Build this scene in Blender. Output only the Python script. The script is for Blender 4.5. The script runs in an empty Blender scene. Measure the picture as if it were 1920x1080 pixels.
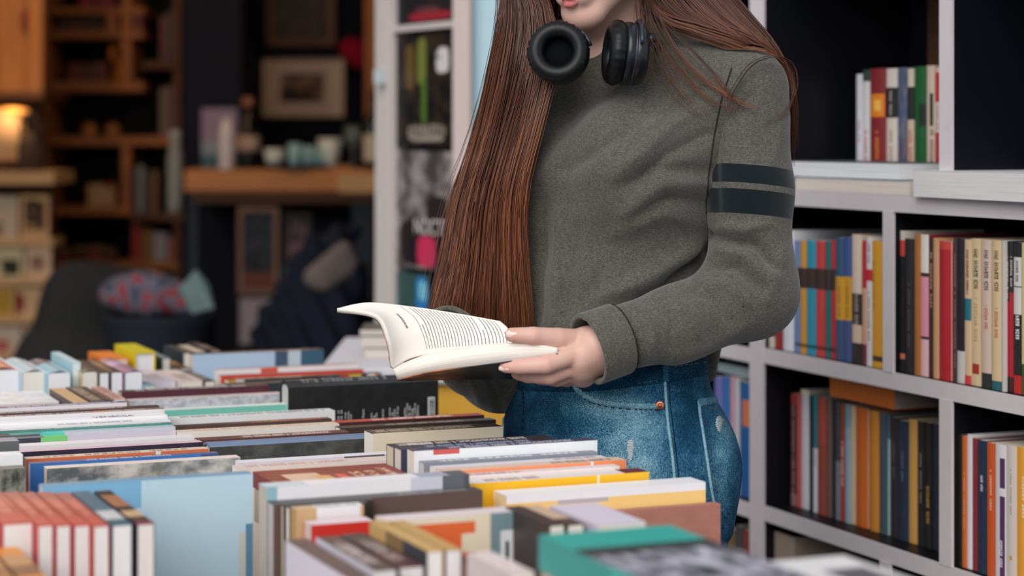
import bpy, bmesh, math, random
import numpy as np
from mathutils import Vector, Matrix
from mathutils.bvhtree import BVHTree

random.seed(7)
rng = np.random.default_rng(7)
scene = bpy.context.scene
COL = scene.collection

# ------------------------------------------------------------------ camera
FPX = 4000.0                      # focal length in pixels of the 1920 px frame
CZ = 1.30                         # eye height
HOR = 250.0                       # image row of the horizon (the photo is a crop: lens shift)
cam_d = bpy.data.cameras.new('camera')
cam = bpy.data.objects.new('camera', cam_d)
COL.objects.link(cam)
cam.location = (0, 0, CZ)
cam.rotation_euler = (math.pi / 2, 0, 0)
cam_d.sensor_width = 36.0
cam_d.lens = 36.0 * FPX / 1920.0
cam_d.shift_y = -(540.0 - HOR) / 1920.0
cam_d.clip_end = 60
cam_d.dof.use_dof = True
cam_d.dof.focus_distance = 2.72
cam_d.dof.aperture_fstop = 3.3
scene.camera = cam

# ------------------------------------------------------------------ light and exposure
world = bpy.data.worlds.new('overcast_sky')
scene.world = world
world.use_nodes = True
wbg = world.node_tree.nodes['Background']
wbg.inputs[0].default_value = (0.86, 0.93, 1.0, 1)
wbg.inputs[1].default_value = 0.62
sun_d = bpy.data.lights.new('hazy_sun', 'SUN')
sun_d.energy = 2.25
sun_d.angle = math.radians(50)
sun_d.color = (1.0, 0.95, 0.88)
sun = bpy.data.objects.new('hazy_sun', sun_d)
COL.objects.link(sun)
sun.rotation_euler = Vector((0.30, 0.82, -0.60)).to_track_quat('-Z', 'Y').to_euler()
vs = scene.view_settings
scene.display_settings.display_device = 'sRGB'
vs.view_transform = 'Standard'
vs.look = 'None'
vs.gamma = 1.0
vs.use_curve_mapping = False
vs.exposure = 0.22

# ------------------------------------------------------------------ basic helpers
def lin(c):
    out = []
    for v in c[:3]:
        v = v / 255.0
        out.append(v / 12.92 if v <= 0.04045 else ((v + 0.055) / 1.055) ** 2.4)
    return (out[0], out[1], out[2], 1.0)

def at(px, py, Y):
    return Vector(((px - 960.0) / FPX * Y, Y, CZ - (py - HOR) / FPX * Y))

def on_z(px, py, z):
    Y = (CZ - z) * FPX / (py - HOR)
    return at(px, py, Y)

def to_px(P):
    P = np.asarray(P)
    return np.stack([960 + FPX * P[:, 0] / P[:, 1], HOR - FPX * (P[:, 2] - CZ) / P[:, 1]], 1)

def tag(o, label=None, cat=None, group=None, kind=None):
    if label: o['label'] = label
    if cat: o['category'] = cat
    if group: o['group'] = group
    if kind: o['kind'] = kind
    return o

def empty(name, loc=(0, 0, 0), label=None, cat=None, group=None, kind=None):
    o = bpy.data.objects.new(name, None)
    o.empty_display_size = 0.05
    COL.objects.link(o)
    o.location = loc
    return tag(o, label, cat, group, kind)

def link(name, me, mats=None, parent=None, smooth=False):
    if mats is not None:
        if not isinstance(mats, (list, tuple)): mats = [mats]
        if len(me.materials) == 0:
            for m in mats: me.materials.append(m)
    if smooth:
        me.polygons.foreach_set('use_smooth', [True] * len(me.polygons))
    o = bpy.data.objects.new(name, me)
    COL.objects.link(o)
    if parent is not None:
        o.parent = parent
        # vertices are given in world space unless the parent sits elsewhere
        o.matrix_parent_inverse = Matrix.Translation(-Vector(parent.location)) if tuple(parent.rotation_euler) == (0, 0, 0) else Matrix.Identity(4)
    return o

class MB:
    """collects shapes, builds one mesh"""
    def __init__(s): s.v = []; s.f = []
    def add(s, vs_, fs):
        n = len(s.v); s.v += [tuple(v) for v in vs_]; s.f += [tuple(i + n for i in f) for f in fs]; return s
    def box(s, a, b, M=None):
        x0, y0, z0 = a; x1, y1, z1 = b
        vs_ = [Vector(p) for p in ((x0,y0,z0),(x1,y0,z0),(x1,y1,z0),(x0,y1,z0),(x0,y0,z1),(x1,y0,z1),(x1,y1,z1),(x0,y1,z1))]
        if M is not None: vs_ = [M @ v for v in vs_]
        return s.add(vs_, [(0,3,2,1),(4,5,6,7),(0,1,5,4),(1,2,6,5),(2,3,7,6),(3,0,4,7)])
    def tube(s, pts, r, n=8, cap=True, closed=False):
        pts = [Vector(p) for p in pts]; N = len(pts)
        rs = list(r) if isinstance(r, (list, tuple, np.ndarray)) else [r] * N
        rings = []; up = None
        for i, p in enumerate(pts):
            if closed: t = pts[(i + 1) % N] - pts[i - 1]
            else: t = pts[min(i + 1, N - 1)] - pts[max(i - 1, 0)]
            t.normalize()
            if up is None:
                up = Vector((0, 0, 1)) if abs(t.z) < .9 else Vector((1, 0, 0))
            a = t.cross(up).normalized(); b = a.cross(t).normalized(); up = b
            rings.append([p + (a * math.cos(k * 2 * math.pi / n) + b * math.sin(k * 2 * math.pi / n)) * rs[i] for k in range(n)])
        vs_ = [v for rg in rings for v in rg]; fs = []
        for i in range(N if closed else N - 1):
            j = (i + 1) % N
            for k in range(n):
                k2 = (k + 1) % n
                fs.append((i*n+k, i*n+k2, j*n+k2, j*n+k))
        if cap and not closed:
            fs.append(tuple(range(n - 1, -1, -1))); fs.append(tuple((N-1)*n + k for k in range(n)))
        return s.add(vs_, fs)
    def lathe(s, prof, n=20, M=None):
        vs_ = []
        for r, z in prof:
            for k in range(n):
                a = 2 * math.pi * k / n
                v = Vector((r * math.cos(a), r * math.sin(a), z)); vs_.append(M @ v if M is not None else v)
        fs = []
        for i in range(len(prof) - 1):
            for k in range(n):
                k2 = (k + 1) % n
                fs.append((i*n+k, i*n+k2, (i+1)*n+k2, (i+1)*n+k))
        fs.append(tuple(range(n - 1, -1, -1))); fs.append(tuple((len(prof)-1)*n + k for k in range(n)))
        return s.add(vs_, fs)
    def build(s, name, mat, parent=None, smooth=False, bevel=0):
        me = bpy.data.meshes.new(name)
        me.from_pydata(s.v, [], s.f)
        if bevel:
            bm = bmesh.new(); bm.from_mesh(me)
            bmesh.ops.bevel(bm, geom=bm.edges[:], offset=bevel, segments=2, affect='EDGES', clamp_overlap=True)
            bm.to_mesh(me); bm.free()
        me.validate(); me.update()
        return link(name, me, mat, parent, smooth)

def frame(o, ex, ey, ez):
    M = Matrix((ex, ey, ez)).transposed().to_4x4(); M.translation = Vector(o); return M

# ------------------------------------------------------------------ materials
class NT:
    def __init__(s, name):
        s.m = bpy.data.materials.new(name); s.m.use_nodes = True
        s.t = s.m.node_tree; s.b = s.t.nodes['Principled BSDF']
    def n(s, typ, **kw):
        nd = s.t.nodes.new(typ)
        for k, v in kw.items(): setattr(nd, k, v)
        return nd
    def l(s, a, b): s.t.links.new(a, b)
    def sock(s, inp, v):
        if hasattr(v, 'is_output') or isinstance(v, bpy.types.NodeSocket): s.l(v, inp)
        else: inp.default_value = v
    def math(s, op, a, b=0.0, c=None):
        nd = s.n('ShaderNodeMath', operation=op); s.sock(nd.inputs[0], a); s.sock(nd.inputs[1], b)
        if c is not None: s.sock(nd.inputs[2], c)
        return nd.outputs[0]
    def between(s, x, a, b): return s.math('MULTIPLY', s.math('GREATER_THAN', x, a), s.math('LESS_THAN', x, b))
    def mix(s, f, a, b, blend='MIX'):
        nd = s.n('ShaderNodeMix', data_type='RGBA', blend_type=blend)
        s.sock(nd.inputs[0], f); s.sock(nd.inputs[6], a); s.sock(nd.inputs[7], b); return nd.outputs[2]
    def noise(s, vec, scale, detail=2, rough=.5, dims='3D'):
        nd = s.n('ShaderNodeTexNoise', noise_dimensions=dims); nd.inputs['Scale'].default_value = scale
        nd.inputs['Detail'].default_value = detail; nd.inputs['Roughness'].default_value = rough
        if vec is not None: s.l(vec, nd.inputs['Vector'])
        return nd.outputs['Fac']
    def coord(s, which='Object', scale=(1,1,1)):
        c = s.n('ShaderNodeTexCoord'); mp = s.n('ShaderNodeMapping'); mp.inputs['Scale'].default_value = scale
        s.l(c.outputs[which], mp.inputs['Vector']); return mp.outputs[0]
    def ramp(s, fac, stops, interp='LINEAR'):
        nd = s.n('ShaderNodeValToRGB'); cr = nd.color_ramp; cr.interpolation = interp
        while len(cr.elements) > 1: cr.elements.remove(cr.elements[-1])
        cr.elements[0].position = stops[0][0]; cr.elements[0].color = stops[0][1]
        for p, c in stops[1:]:
            e = cr.elements.new(p); e.color = c
        s.sock(nd.inputs[0], fac); return nd.outputs[0]
    def bump(s, h, strength=.3, dist=.001):
        nd = s.n('ShaderNodeBump'); nd.inputs['Strength'].default_value = strength; nd.inputs['Distance'].default_value = dist
        s.l(h, nd.inputs['Height']); s.l(nd.outputs[0], s.b.inputs['Normal'])
    def fin(s, col=None, rough=.6, spec=.3, metal=0.0):
        if col is not None: s.sock(s.b.inputs['Base Color'], col)
        s.sock(s.b.inputs['Roughness'], rough); s.b.inputs['Specular IOR Level'].default_value = spec
        s.b.inputs['Metallic'].default_value = metal; return s.m

_mc = {}
def M(c, rough=.6, spec=.3, metal=0.0, var=.08, name=None):
    """plain coloured material with a faint procedural mottling"""
    key = (tuple(c), rough, spec, metal, var)
    if key in _mc: return _mc[key]
    t = NT(name or 'paint_%d_%d_%d' % tuple(int(q) for q in c[:3]))
    col = lin(c)
    if var:
        nz = t.noise(t.coord('Object', (1, 1, 1)), 45, 3)
        a = tuple(min(1, v * (1 + var)) for v in col[:3]) + (1,); b = tuple(v * (1 - var) for v in col[:3]) + (1,)
        col = t.mix(nz, b, a)
    _mc[key] = t.fin(col, rough, spec, metal)
    return _mc[key]

def emis(c, strength):
    t = NT('glow'); t.b.inputs['Emission Color'].default_value = lin(c); t.b.inputs['Emission Strength'].default_value = strength
    return t.fin(lin(c), .5)

def wood(c, dark=.6, scale=(2, 30, 30), rough=.55):
    t = NT('wood'); v = t.coord('Object', scale)
    a = lin(c); b = tuple(q * dark for q in a[:3]) + (1,)
    n1 = t.noise(v, 1.6, 6, .6); col = t.ramp(n1, [(.3, b), (.62, a)])
    t.bump(n1, .2, .001); return t.fin(col, rough, .3)

PAGES = {}
def pages_mat(c=(236, 230, 220)):
    key = tuple(c)
    if key in PAGES: return PAGES[key]
    t = NT('page_edges'); v = t.coord('Object', (2600, 6, 6)); n1 = t.noise(v, 1.0, 2)
    a = lin(c); b = tuple(q * .72 for q in a[:3]) + (1,)
    col = t.ramp(n1, [(.3, b), (.55, a)]); t.bump(n1, .25, .0006)
    PAGES[key] = t.fin(col, .85, .1); return PAGES[key]

_cc = {}
def cover_mat(stops, texts=(), rough=.42, patches=(), blotch=None):
    """stops: colour bands along the spine length [(u, rgb), ...]; texts: rows of small lettering (u0,u1,v0,v1,rgb,letters);
    patches: printed rectangles (u0,u1,v0,v1,rgb); blotch: printed picture (rgb,rgb,scale)"""
    if not isinstance(stops, list): stops = [(0.0, stops)]
    key = repr((stops, texts, rough, patches, blotch))
    if key in _cc: return _cc[key]
    t = NT('book_cover')
    uv = t.n('ShaderNodeTexCoord').outputs['UV']; sp = t.n('ShaderNodeSeparateXYZ'); t.l(uv, sp.inputs[0])
    u, v = sp.outputs[0], sp.outputs[1]
    if len(stops) == 1: col = lin(stops[0][1])
    else: col = t.ramp(u, [(max(0, p), lin(c)) for p, c in stops], 'CONSTANT')
    if blotch:
        nz = t.noise(uv, blotch[2], 4, .6)
        f = t.ramp(nz, [(.42, (0,0,0,1)), (.58, (1,1,1,1))])
        c2 = t.mix(f, lin(blotch[0]), lin(blotch[1]))
        col = t.mix(.85, col, c2)
    for (u0, u1, v0, v1, c) in patches:
        m = t.math('MULTIPLY', t.between(u, u0, u1), t.between(v, v0, v1)); col = t.mix(m, col, lin(c))
    for (u0, u1, v0, v1, c, k) in texts:
        m = t.math('MULTIPLY', t.between(u, u0, u1), t.between(v, v0, v1))
        cell = t.math('MULTIPLY', t.math('SUBTRACT', u, u0), k * 1.5 / max(1e-3, (u1 - u0)))
        gap = t.math('LESS_THAN', t.math('FRACT', cell), .78)
        cb = t.n('ShaderNodeCombineXYZ'); t.l(t.math('MULTIPLY', cell, 2.6), cb.inputs[0]); t.l(t.math('MULTIPLY', v, 6.0 / max(.05, v1 - v0) * .5), cb.inputs[1])
        ink = t.math('GREATER_THAN', t.noise(cb.outputs[0], 1.0, 0), .44)
        wn = t.n('ShaderNodeTexWhiteNoise', noise_dimensions='1D'); t.l(t.math('FLOOR', cell), wn.inputs['W'])
        word = t.math('GREATER_THAN', wn.outputs['Value'], .13)
        m = t.math('MULTIPLY', t.math('MULTIPLY', m, gap), t.math('MULTIPLY', ink, word))
        col = t.mix(m, col, lin(c))
    # faint scuffing
    nz = t.noise(t.coord('Object'), 60, 4, .7)
    col = t.mix(t.math('MULTIPLY', nz, .10), col, lin((150, 145, 138)))
    _cc[key] = t.fin(col, rough, .35); return _cc[key]
# ------------------------------------------------------------------ implicit surfaces for bodies and cloth
def smin(a, b, k):
    if k <= 0: return np.minimum(a, b)
    h = np.clip(.5 + .5 * (b - a) / k, 0, 1)
    return b + (a - b) * h - k * h * (1 - h)

def capsule(p, q, r1, r2):
    p = np.array(p, np.float32); q = np.array(q, np.float32); d = q - p; L = float(d @ d) + 1e-12
    def fn(x, y, z):
        t = np.clip(((x - p[0]) * d[0] + (y - p[1]) * d[1] + (z - p[2]) * d[2]) / L, 0, 1)
        return np.sqrt((x - p[0] - t*d[0])**2 + (y - p[1] - t*d[1])**2 + (z - p[2] - t*d[2])**2) - (r1 + (r2 - r1) * t)
    R = max(r1, r2); return fn, np.minimum(p, q) - R, np.maximum(p, q) + R

def ellipsoid(c, r, R=None):
    c = np.array(c, np.float32); r = np.array(r, np.float32); R = np.eye(3, dtype=np.float32) if R is None else np.array(R, np.float32)
    def fn(x, y, z):
        a, b, e = x - c[0], y - c[1], z - c[2]
        l = [(a * R[0, i] + b * R[1, i] + e * R[2, i]) for i in range(3)]
        k0 = np.sqrt(sum((l[i] / r[i])**2 for i in range(3))); k1 = np.sqrt(sum((l[i] / r[i]**2)**2 for i in range(3))) + 1e-9
        return k0 * (k0 - 1) / k1
    m = float(r.max()); return fn, c - m, c + m

def loft(rows):
    """rows (z, cx, cy, a, b, angle): ellipses, a along the person's left, b along the facing direction"""
    A = np.array(sorted(rows), np.float32)
    def cub(z, col):
        return np.interp(z, A[:, 0], A[:, col])
    zs = np.linspace(A[0, 0], A[-1, 0], 200)
    tab = np.stack([cub(zs, i) for i in range(1, 6)], 1)
    k = np.ones(15) / 15
    pad = np.pad(tab, ((7, 7), (0, 0)), mode='edge')
    tab = np.stack([np.convolve(pad[:, i], k, 'valid') for i in range(5)], 1)
    def fn(x, y, z):
        zc = np.clip(z, zs[0], zs[-1])
        cx, cy, a, b, an = [np.interp(zc, zs, tab[:, i]).astype(np.float32) for i in range(5)]
        c, s_ = np.cos(an), np.sin(an)
        u = (x - cx) * c - (y - cy) * s_; v = -(x - cx) * s_ - (y - cy) * c
        q = np.sqrt((u / a)**2 + (v / b)**2) + 1e-6
        d = (q - 1) * np.minimum(a, b)
        return np.maximum(d, np.maximum(zs[0] - z, z - zs[-1])).astype(np.float32)
    R = A[:, 3:5].max()
    return fn, np.array([A[:,1].min() - R, A[:,2].min() - R, zs[0]]), np.array([A[:,1].max() + R, A[:,2].max() + R, zs[-1]])

class Field:
    def __init__(s, h): s.h = h; s.p = []
    def add(s, prim, k=.01, op='u'): s.p.append((prim, k, op)); return s
    def ev(s, P):
        P = np.asarray(P, np.float32); x, y, z = P[..., 0], P[..., 1], P[..., 2]; f = np.full(x.shape, 1.0, np.float32)
        for (fn, lo, hi), k, op in s.p:
            d = fn(x, y, z); f = smin(f, d, k) if op == 'u' else -smin(-f, d, k)
        return f
    def mesh(s, smooth=2):
        h = s.h
        lo = np.min([p[0][1] for p in s.p if p[2] == 'u'], 0) - 4 * h; hi = np.max([p[0][2] for p in s.p if p[2] == 'u'], 0) + 4 * h
        n = np.ceil((hi - lo) / h).astype(int) + 1
        ax = [(lo[i] + h * np.arange(n[i])).astype(np.float32) for i in range(3)]
        F = np.full(n, .05, np.float32)
        for (fn, a, b), k, op in s.p:
            if a is None: a, b = lo, hi
            i0 = np.clip(((a - k - 3*h - lo) / h).astype(int), 0, n - 1); i1 = np.clip(np.ceil((b + k + 3*h - lo) / h).astype(int) + 1, 1, n)
            sl = tuple(slice(i0[i], i1[i]) for i in range(3))
            x, y, z = ax[0][sl[0]][:, None, None], ax[1][sl[1]][None, :, None], ax[2][sl[2]][None, None, :]
            x, y, z = np.broadcast_arrays(x, y, z)
            d = fn(x, y, z); F[sl] = smin(F[sl], d, k) if op == 'u' else -smin(-F[sl], d, k)
        V, Q = nets(F, lo, h)
        return taubin(V, Q, smooth), Q

def nets(f, lo, h):
    S = f < 0
    n = np.array(f.shape)
    cnt = np.zeros(n - 1, np.int8)
    offs = [(i, j, k) for i in (0, 1) for j in (0, 1) for k in (0, 1)]
    for i, j, k in offs: cnt += S[i:n[0]-1+i, j:n[1]-1+j, k:n[2]-1+k]
    act = (cnt > 0) & (cnt < 8)
    I = np.argwhere(act); idx = np.full(act.shape, -1, np.int32); idx[act] = np.arange(len(I))
    val = {o: f[I[:, 0]+o[0], I[:, 1]+o[1], I[:, 2]+o[2]] for o in offs}
    acc = np.zeros((len(I), 3), np.float32); c = np.zeros(len(I), np.float32)
    for a in offs:
        for d in range(3):
            if a[d] == 0:
                b = list(a); b[d] = 1; b = tuple(b)
                m = (val[a] < 0) != (val[b] < 0)
                t = np.where(m, val[a] / np.where(m, val[a] - val[b], 1), 0)
                p = np.tile(np.array(a, np.float32), (len(I), 1)); p[:, d] = t
                acc += p * m[:, None]; c += m
    V = (I + acc / c[:, None]) * h + lo
    Q = []
    for d in range(3):
        e1, e2 = [(1, 2), (2, 0), (0, 1)][d]
        sl0 = [slice(None)] * 3; sl1 = [slice(None)] * 3; sl0[d] = slice(0, -1); sl1[d] = slice(1, None)
        A, B = S[tuple(sl0)], S[tuple(sl1)]
        E = np.argwhere(A != B)
        E = E[(E[:, e1] > 0) & (E[:, e2] > 0) & (E[:, e1] < n[e1]-1) & (E[:, e2] < n[e2]-1)]
        flip = A[E[:, 0], E[:, 1], E[:, 2]]
        def cell(o1, o2):
            c_ = E.copy(); c_[:, e1] -= o1; c_[:, e2] -= o2; return idx[c_[:, 0], c_[:, 1], c_[:, 2]]
        q = np.stack([cell(1, 1), cell(0, 1), cell(0, 0), cell(1, 0)], 1)
        q[~flip] = q[~flip][:, ::-1]
        Q.append(q)
    return V, np.concatenate(Q)

def taubin(V, Q, it):
    E = np.concatenate([Q[:, [0, 1]], Q[:, [1, 2]], Q[:, [2, 3]], Q[:, [3, 0]]])
    V = V.astype(np.float64)
    a = np.concatenate([E[:, 0], E[:, 1]]); b = np.concatenate([E[:, 1], E[:, 0]])
    deg = np.bincount(a, minlength=len(V))[:, None] + 1e-9
    for _ in range(it):
        for lam in (.5, -.52):
            s_ = np.stack([np.bincount(a, V[b, i], minlength=len(V)) for i in range(3)], 1)
            V = V + lam * (s_ / deg - V)
    return V

def vnormals(V, Q):
    nf = np.cross(V[Q[:, 2]] - V[Q[:, 0]], V[Q[:, 3]] - V[Q[:, 1]])
    N = np.zeros_like(V)
    for i in range(4):
        for d in range(3): N[:, d] += np.bincount(Q[:, i], nf[:, d], minlength=len(V))
    return N / (np.linalg.norm(N, axis=1)[:, None] + 1e-12)

def seg_dist(P, line):
    """distance in px of projected points to a polyline, and parameter"""
    best = np.full(len(P), 1e9); par = np.zeros(len(P))
    for i in range(len(line) - 1):
        a = np.array(line[i], float)[:2]; b = np.array(line[i+1], float)[:2]; d = b - a
        t = np.clip(((P - a) @ d) / (d @ d + 1e-9), 0, 1)
        q = np.linalg.norm(P - a - t[:, None] * d, axis=1)
        m = q < best; best[m] = q[m]; par[m] = (i + t[m]) / (len(line) - 1)
    return best, par

def folds(V, Q, specs):
    """cloth folds: each (polyline, width px, depth mm) pushes the cloth in (negative) or out along the line"""
    N = vnormals(V, Q); P = to_px(V)
    view = V - np.array([0, 0, CZ]); front = np.einsum('ij,ij->i', N, view) < 0
    D = np.zeros(len(V))
    for line, w, depth in specs:
        d, t = seg_dist(P, line)
        D += depth * .001 * np.exp(-(d / w)**2) * np.sin(np.pi * np.clip(t * .8 + .1, 0, 1)) ** .5 * front
    return V + N * D[:, None]

def np_mesh(name, V, Q):
    me = bpy.data.meshes.new(name)
    me.vertices.add(len(V)); me.vertices.foreach_set('co', np.ascontiguousarray(V, np.float32).ravel())
    k = Q.shape[1]
    me.loops.add(Q.size); me.loops.foreach_set('vertex_index', np.ascontiguousarray(Q, np.int32).ravel())
    me.polygons.add(len(Q)); me.polygons.foreach_set('loop_start', np.arange(0, Q.size, k, dtype=np.int32))
    me.update(calc_edges=True); me.validate()
    return me

def vattr(me, name, arr):
    a = me.attributes.new(name, 'FLOAT', 'POINT'); a.data.foreach_set('value', np.asarray(arr, np.float32))

class Surf:
    """casts pixels of the design view onto a built surface, to place seams and patches on it"""
    def __init__(s, V, Q): s.t = BVHTree.FromPolygons([tuple(v) for v in V], [tuple(q) for q in Q])
    def hit(s, px, py, off=.0):
        d = at(px, py, 1.0) - Vector((0, 0, CZ)); d.normalize()
        p, n, i, r = s.t.ray_cast(Vector((0, 0, CZ)), d)
        if p is None: return None
        if n.dot(d) > 0: n = -n
        return p + n * off
    def line(s, pts, step=6, off=.0005):
        out = []
        for a, b in zip(pts[:-1], pts[1:]):
            k = max(1, int(math.hypot(b[0]-a[0], b[1]-a[1]) / step))
            for i in range(k): out.append((a[0] + (b[0]-a[0]) * i / k, a[1] + (b[1]-a[1]) * i / k))
        out.append(pts[-1])
        res = [s.hit(x, y, off) for x, y in out]
        return [p for p in res if p is not None]

def smooth_poly(pts, n=6):
    """Catmull-Rom through points of any dimension"""
    P = np.array(pts, float); out = []
    for i in range(len(P) - 1):
        p0 = P[max(i-1, 0)]; p1 = P[i]; p2 = P[i+1]; p3 = P[min(i+2, len(P)-1)]
        for t in np.arange(n) / n:
            out.append(.5 * ((2*p1) + (-p0+p2)*t + (2*p0-5*p1+4*p2-p3)*t*t + (-p0+3*p1-3*p2+p3)*t**3))
    out.append(P[-1]); return np.array(out)
# ------------------------------------------------------------------ the place: floor, shop front, back room
U = Vector((.924, .383, 0)).normalized()       # along the rows on the table (to the right)
Vd = Vector((-U.y, U.x, 0))                    # along the shelf, away from the viewer
Zv = Vector((0, 0, 1))
FACADE = 4.7

t = NT('floor_boards'); _v = t.coord('Object', (1, 6, 1)); _n = t.noise(_v, 3, 5)
floor_m = t.fin(t.ramp(_n, [(.3, lin((40, 34, 32))), (.7, lin((74, 64, 58)))]), .6)
o = MB().box((-4.5, -1.5, -.1), (4.5, 10.2, 0)).build('floor', floor_m); tag(o, kind='structure')
navy_wall = M((22, 26, 40), .85, .1, 0, .12, 'navy_plaster')
o = MB().box((-4.5, 9.6, 0), (4.5, 9.75, 3.1)).build('wall_back', navy_wall); tag(o, kind='structure')
o = MB().box((-3.3, FACADE, 0), (-3.15, 9.6, 3.1)).build('wall_left', M((50, 36, 30), .8, .1)); tag(o, kind='structure')
o = MB().box((1.6, FACADE + .12, 0), (1.75, 9.6, 3.1)).build('wall_right', navy_wall); tag(o, kind='structure')
o = MB().box((-3.3, FACADE, 3.1), (1.75, 9.75, 3.25)).build('ceiling', M((30, 30, 36), .9, .1)); tag(o, kind='structure')
# pale blue front wall right of the shop door
o = MB().box((at(884, 0, FACADE).x, FACADE, 0), (3.2, FACADE + .12, 3.25)).build('wall_front', M((176, 206, 218), .7, .2, 0, .04, 'pale_blue_paint')); tag(o, kind='structure')
# vertical white batten of the door jamb
xj = at(852, 0, FACADE).x; xj2 = at(884, 0, FACADE).x
mb = MB().box((xj, FACADE - .03, 0), (xj2, FACADE + .12, 3.1))
o = mb.build('trim_1', M((196, 178, 176), .6, .25, 0, .05), bevel=.003); tag(o, kind='structure')
o = MB().box((-3.3, FACADE, 2.25), (xj, FACADE + .12, 3.25)).build('wall_lintel', M((60, 58, 62), .8)); tag(o, kind='structure')

# dark blue pillar inside the shop
a, b = at(345, 0, 8.52), at(452, 0, 8.52)
o = MB().box((a.x, 8.52, 0), (b.x, 8.9, 3.1)).build('wall_pillar', M((34, 40, 56), .8, .15, 0, .1)); tag(o, kind='structure')

# ------------------------------------------------------------------ books
def book_obj(Mtx, T, D, H, spine, front=None, back=None, label=None, group=None, pages=(236, 230, 220), hard=False, rnd=0.0):
    root = bpy.data.objects.new('book', None); root.empty_display_size = .03; COL.objects.link(root)
    root.matrix_world = Mtx
    tag(root, label, 'book', group)
    bt = min(.0026 if hard else .0009, T * .2); ov = .003 if hard else .0004
    n = 6 if rnd > 0 else 1
    outer = [(0, D), (0, 0)]
    for i in range(1, n):
        a = i / n; outer.append((T * a, -rnd * T * math.sin(math.pi * a)))
    outer += [(T, 0), (T, D)]
    inner = [(bt, D), (bt, bt)]
    for i in range(1, n):
        a = i / n; inner.append((bt + (T - 2*bt) * a, bt - rnd * T * math.sin(math.pi * a)))
    inner += [(T - bt, bt), (T - bt, D)]
    k = len(outer); vs_ = []
    for z in (0, H):
        vs_ += [(x, y, z) for x, y in outer] + [(x, y, z) for x, y in inner]
    fs = []; mi = []; uvs = []
    def vv(i, y): return y / D
    for i in range(k - 1):
        slot = 1 if i == 0 else (2 if i == k - 2 else 0)
        if slot: v0, v1 = outer[i][1] / D, outer[i+1][1] / D
        else: v0, v1 = (i - 1) / (k - 3), i / (k - 3)
        fs.append((i, i+1, 2*k+i+1, 2*k+i)); mi.append(slot); uvs.append([(0, v0), (0, v1), (1, v1), (1, v0)])
        j = k + i
        fs.append((j+1, j, 2*k+j, 2*k+j+1)); mi.append(slot); uvs.append([(0, v1), (0, v0), (1, v0), (1, v1)])
        fs.append((i+1, i, k+i, k+i+1)); mi.append(slot); uvs.append([(0, v1), (0, v0), (0, v0), (0, v1)])
        fs.append((2*k+i, 2*k+i+1, 3*k+i+1, 3*k+i)); mi.append(slot); uvs.append([(1, v0), (1, v1), (1, v1), (1, v0)])
    for i in (0, k - 1):
        s_ = 1 if i == 0 else 2
        q = (i, 2*k+i, 3*k+i, k+i) if i == 0 else (k+i, 3*k+i, 2*k+i, i)
        fs.append(q); mi.append(s_); uvs.append([(0, 1), (1, 1), (1, 1), (0, 1)])
    me = bpy.data.meshes.new('cover'); me.from_pydata(vs_, [], fs)
    lay = me.uv_layers.new(name='UVMap')
    li = 0
    for f, q in zip(fs, uvs):
        for c in q: lay.data[li].uv = c; li += 1
    front = front or spine; back = back or front
    for m in (spine, back, front): me.materials.append(m)
    me.polygons.foreach_set('material_index', mi); me.update()
    c = bpy.data.objects.new('cover', me); COL.objects.link(c); c.parent = root
    pin = min(.002, D * .02) if hard else .0003
    pb = MB().box((bt, bt - rnd * T * .4, ov), (T - bt, D - pin, H - ov))
    me2 = bpy.data.meshes.new('page_block'); me2.from_pydata(pb.v, [], pb.f); me2.materials.append(pages_mat(pages))
    p = bpy.data.objects.new('page_block', me2); COL.objects.link(p); p.parent = root
    return root

def text_part(txt, Mtx, size, mat, parent, width=None, name='lettering', ext=.0001):
    cu = bpy.data.curves.new(name, 'FONT'); cu.body = txt; cu.size = size; cu.align_x = 'LEFT'; cu.align_y = 'CENTER'; cu.extrude = ext
    tmp = bpy.data.objects.new(name, cu); COL.objects.link(tmp)
    dg = bpy.context.evaluated_depsgraph_get(); me = bpy.data.meshes.new_from_object(tmp.evaluated_get(dg))
    bpy.data.objects.remove(tmp)
    if width and len(me.vertices):
        xs = [v.co.x for v in me.vertices]; sc = width / (max(xs) - min(xs))
        for v in me.vertices: v.co.x *= sc
    me.transform(Mtx); me.materials.clear(); me.materials.append(mat)
    o = bpy.data.objects.new(name, me); COL.objects.link(o); o.parent = parent
    return o

# ------------------------------------------------------------------ the bookcase on the right
def front_pt(px, inset=0.0):
    """point on the bookcase front line (set back by inset) seen in image column px"""
    k = (px - 960.0) / FPX
    # P = (0.432,3.6) + s*Vd + inset*U ; x = k*y
    bx, by = .432 + inset * U.x, 3.6 + inset * U.y
    s_ = (k * by - bx) / (Vd.x - k * Vd.y)
    return s_, Vector((bx + s_ * Vd.x, by + s_ * Vd.y, 0))

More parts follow.
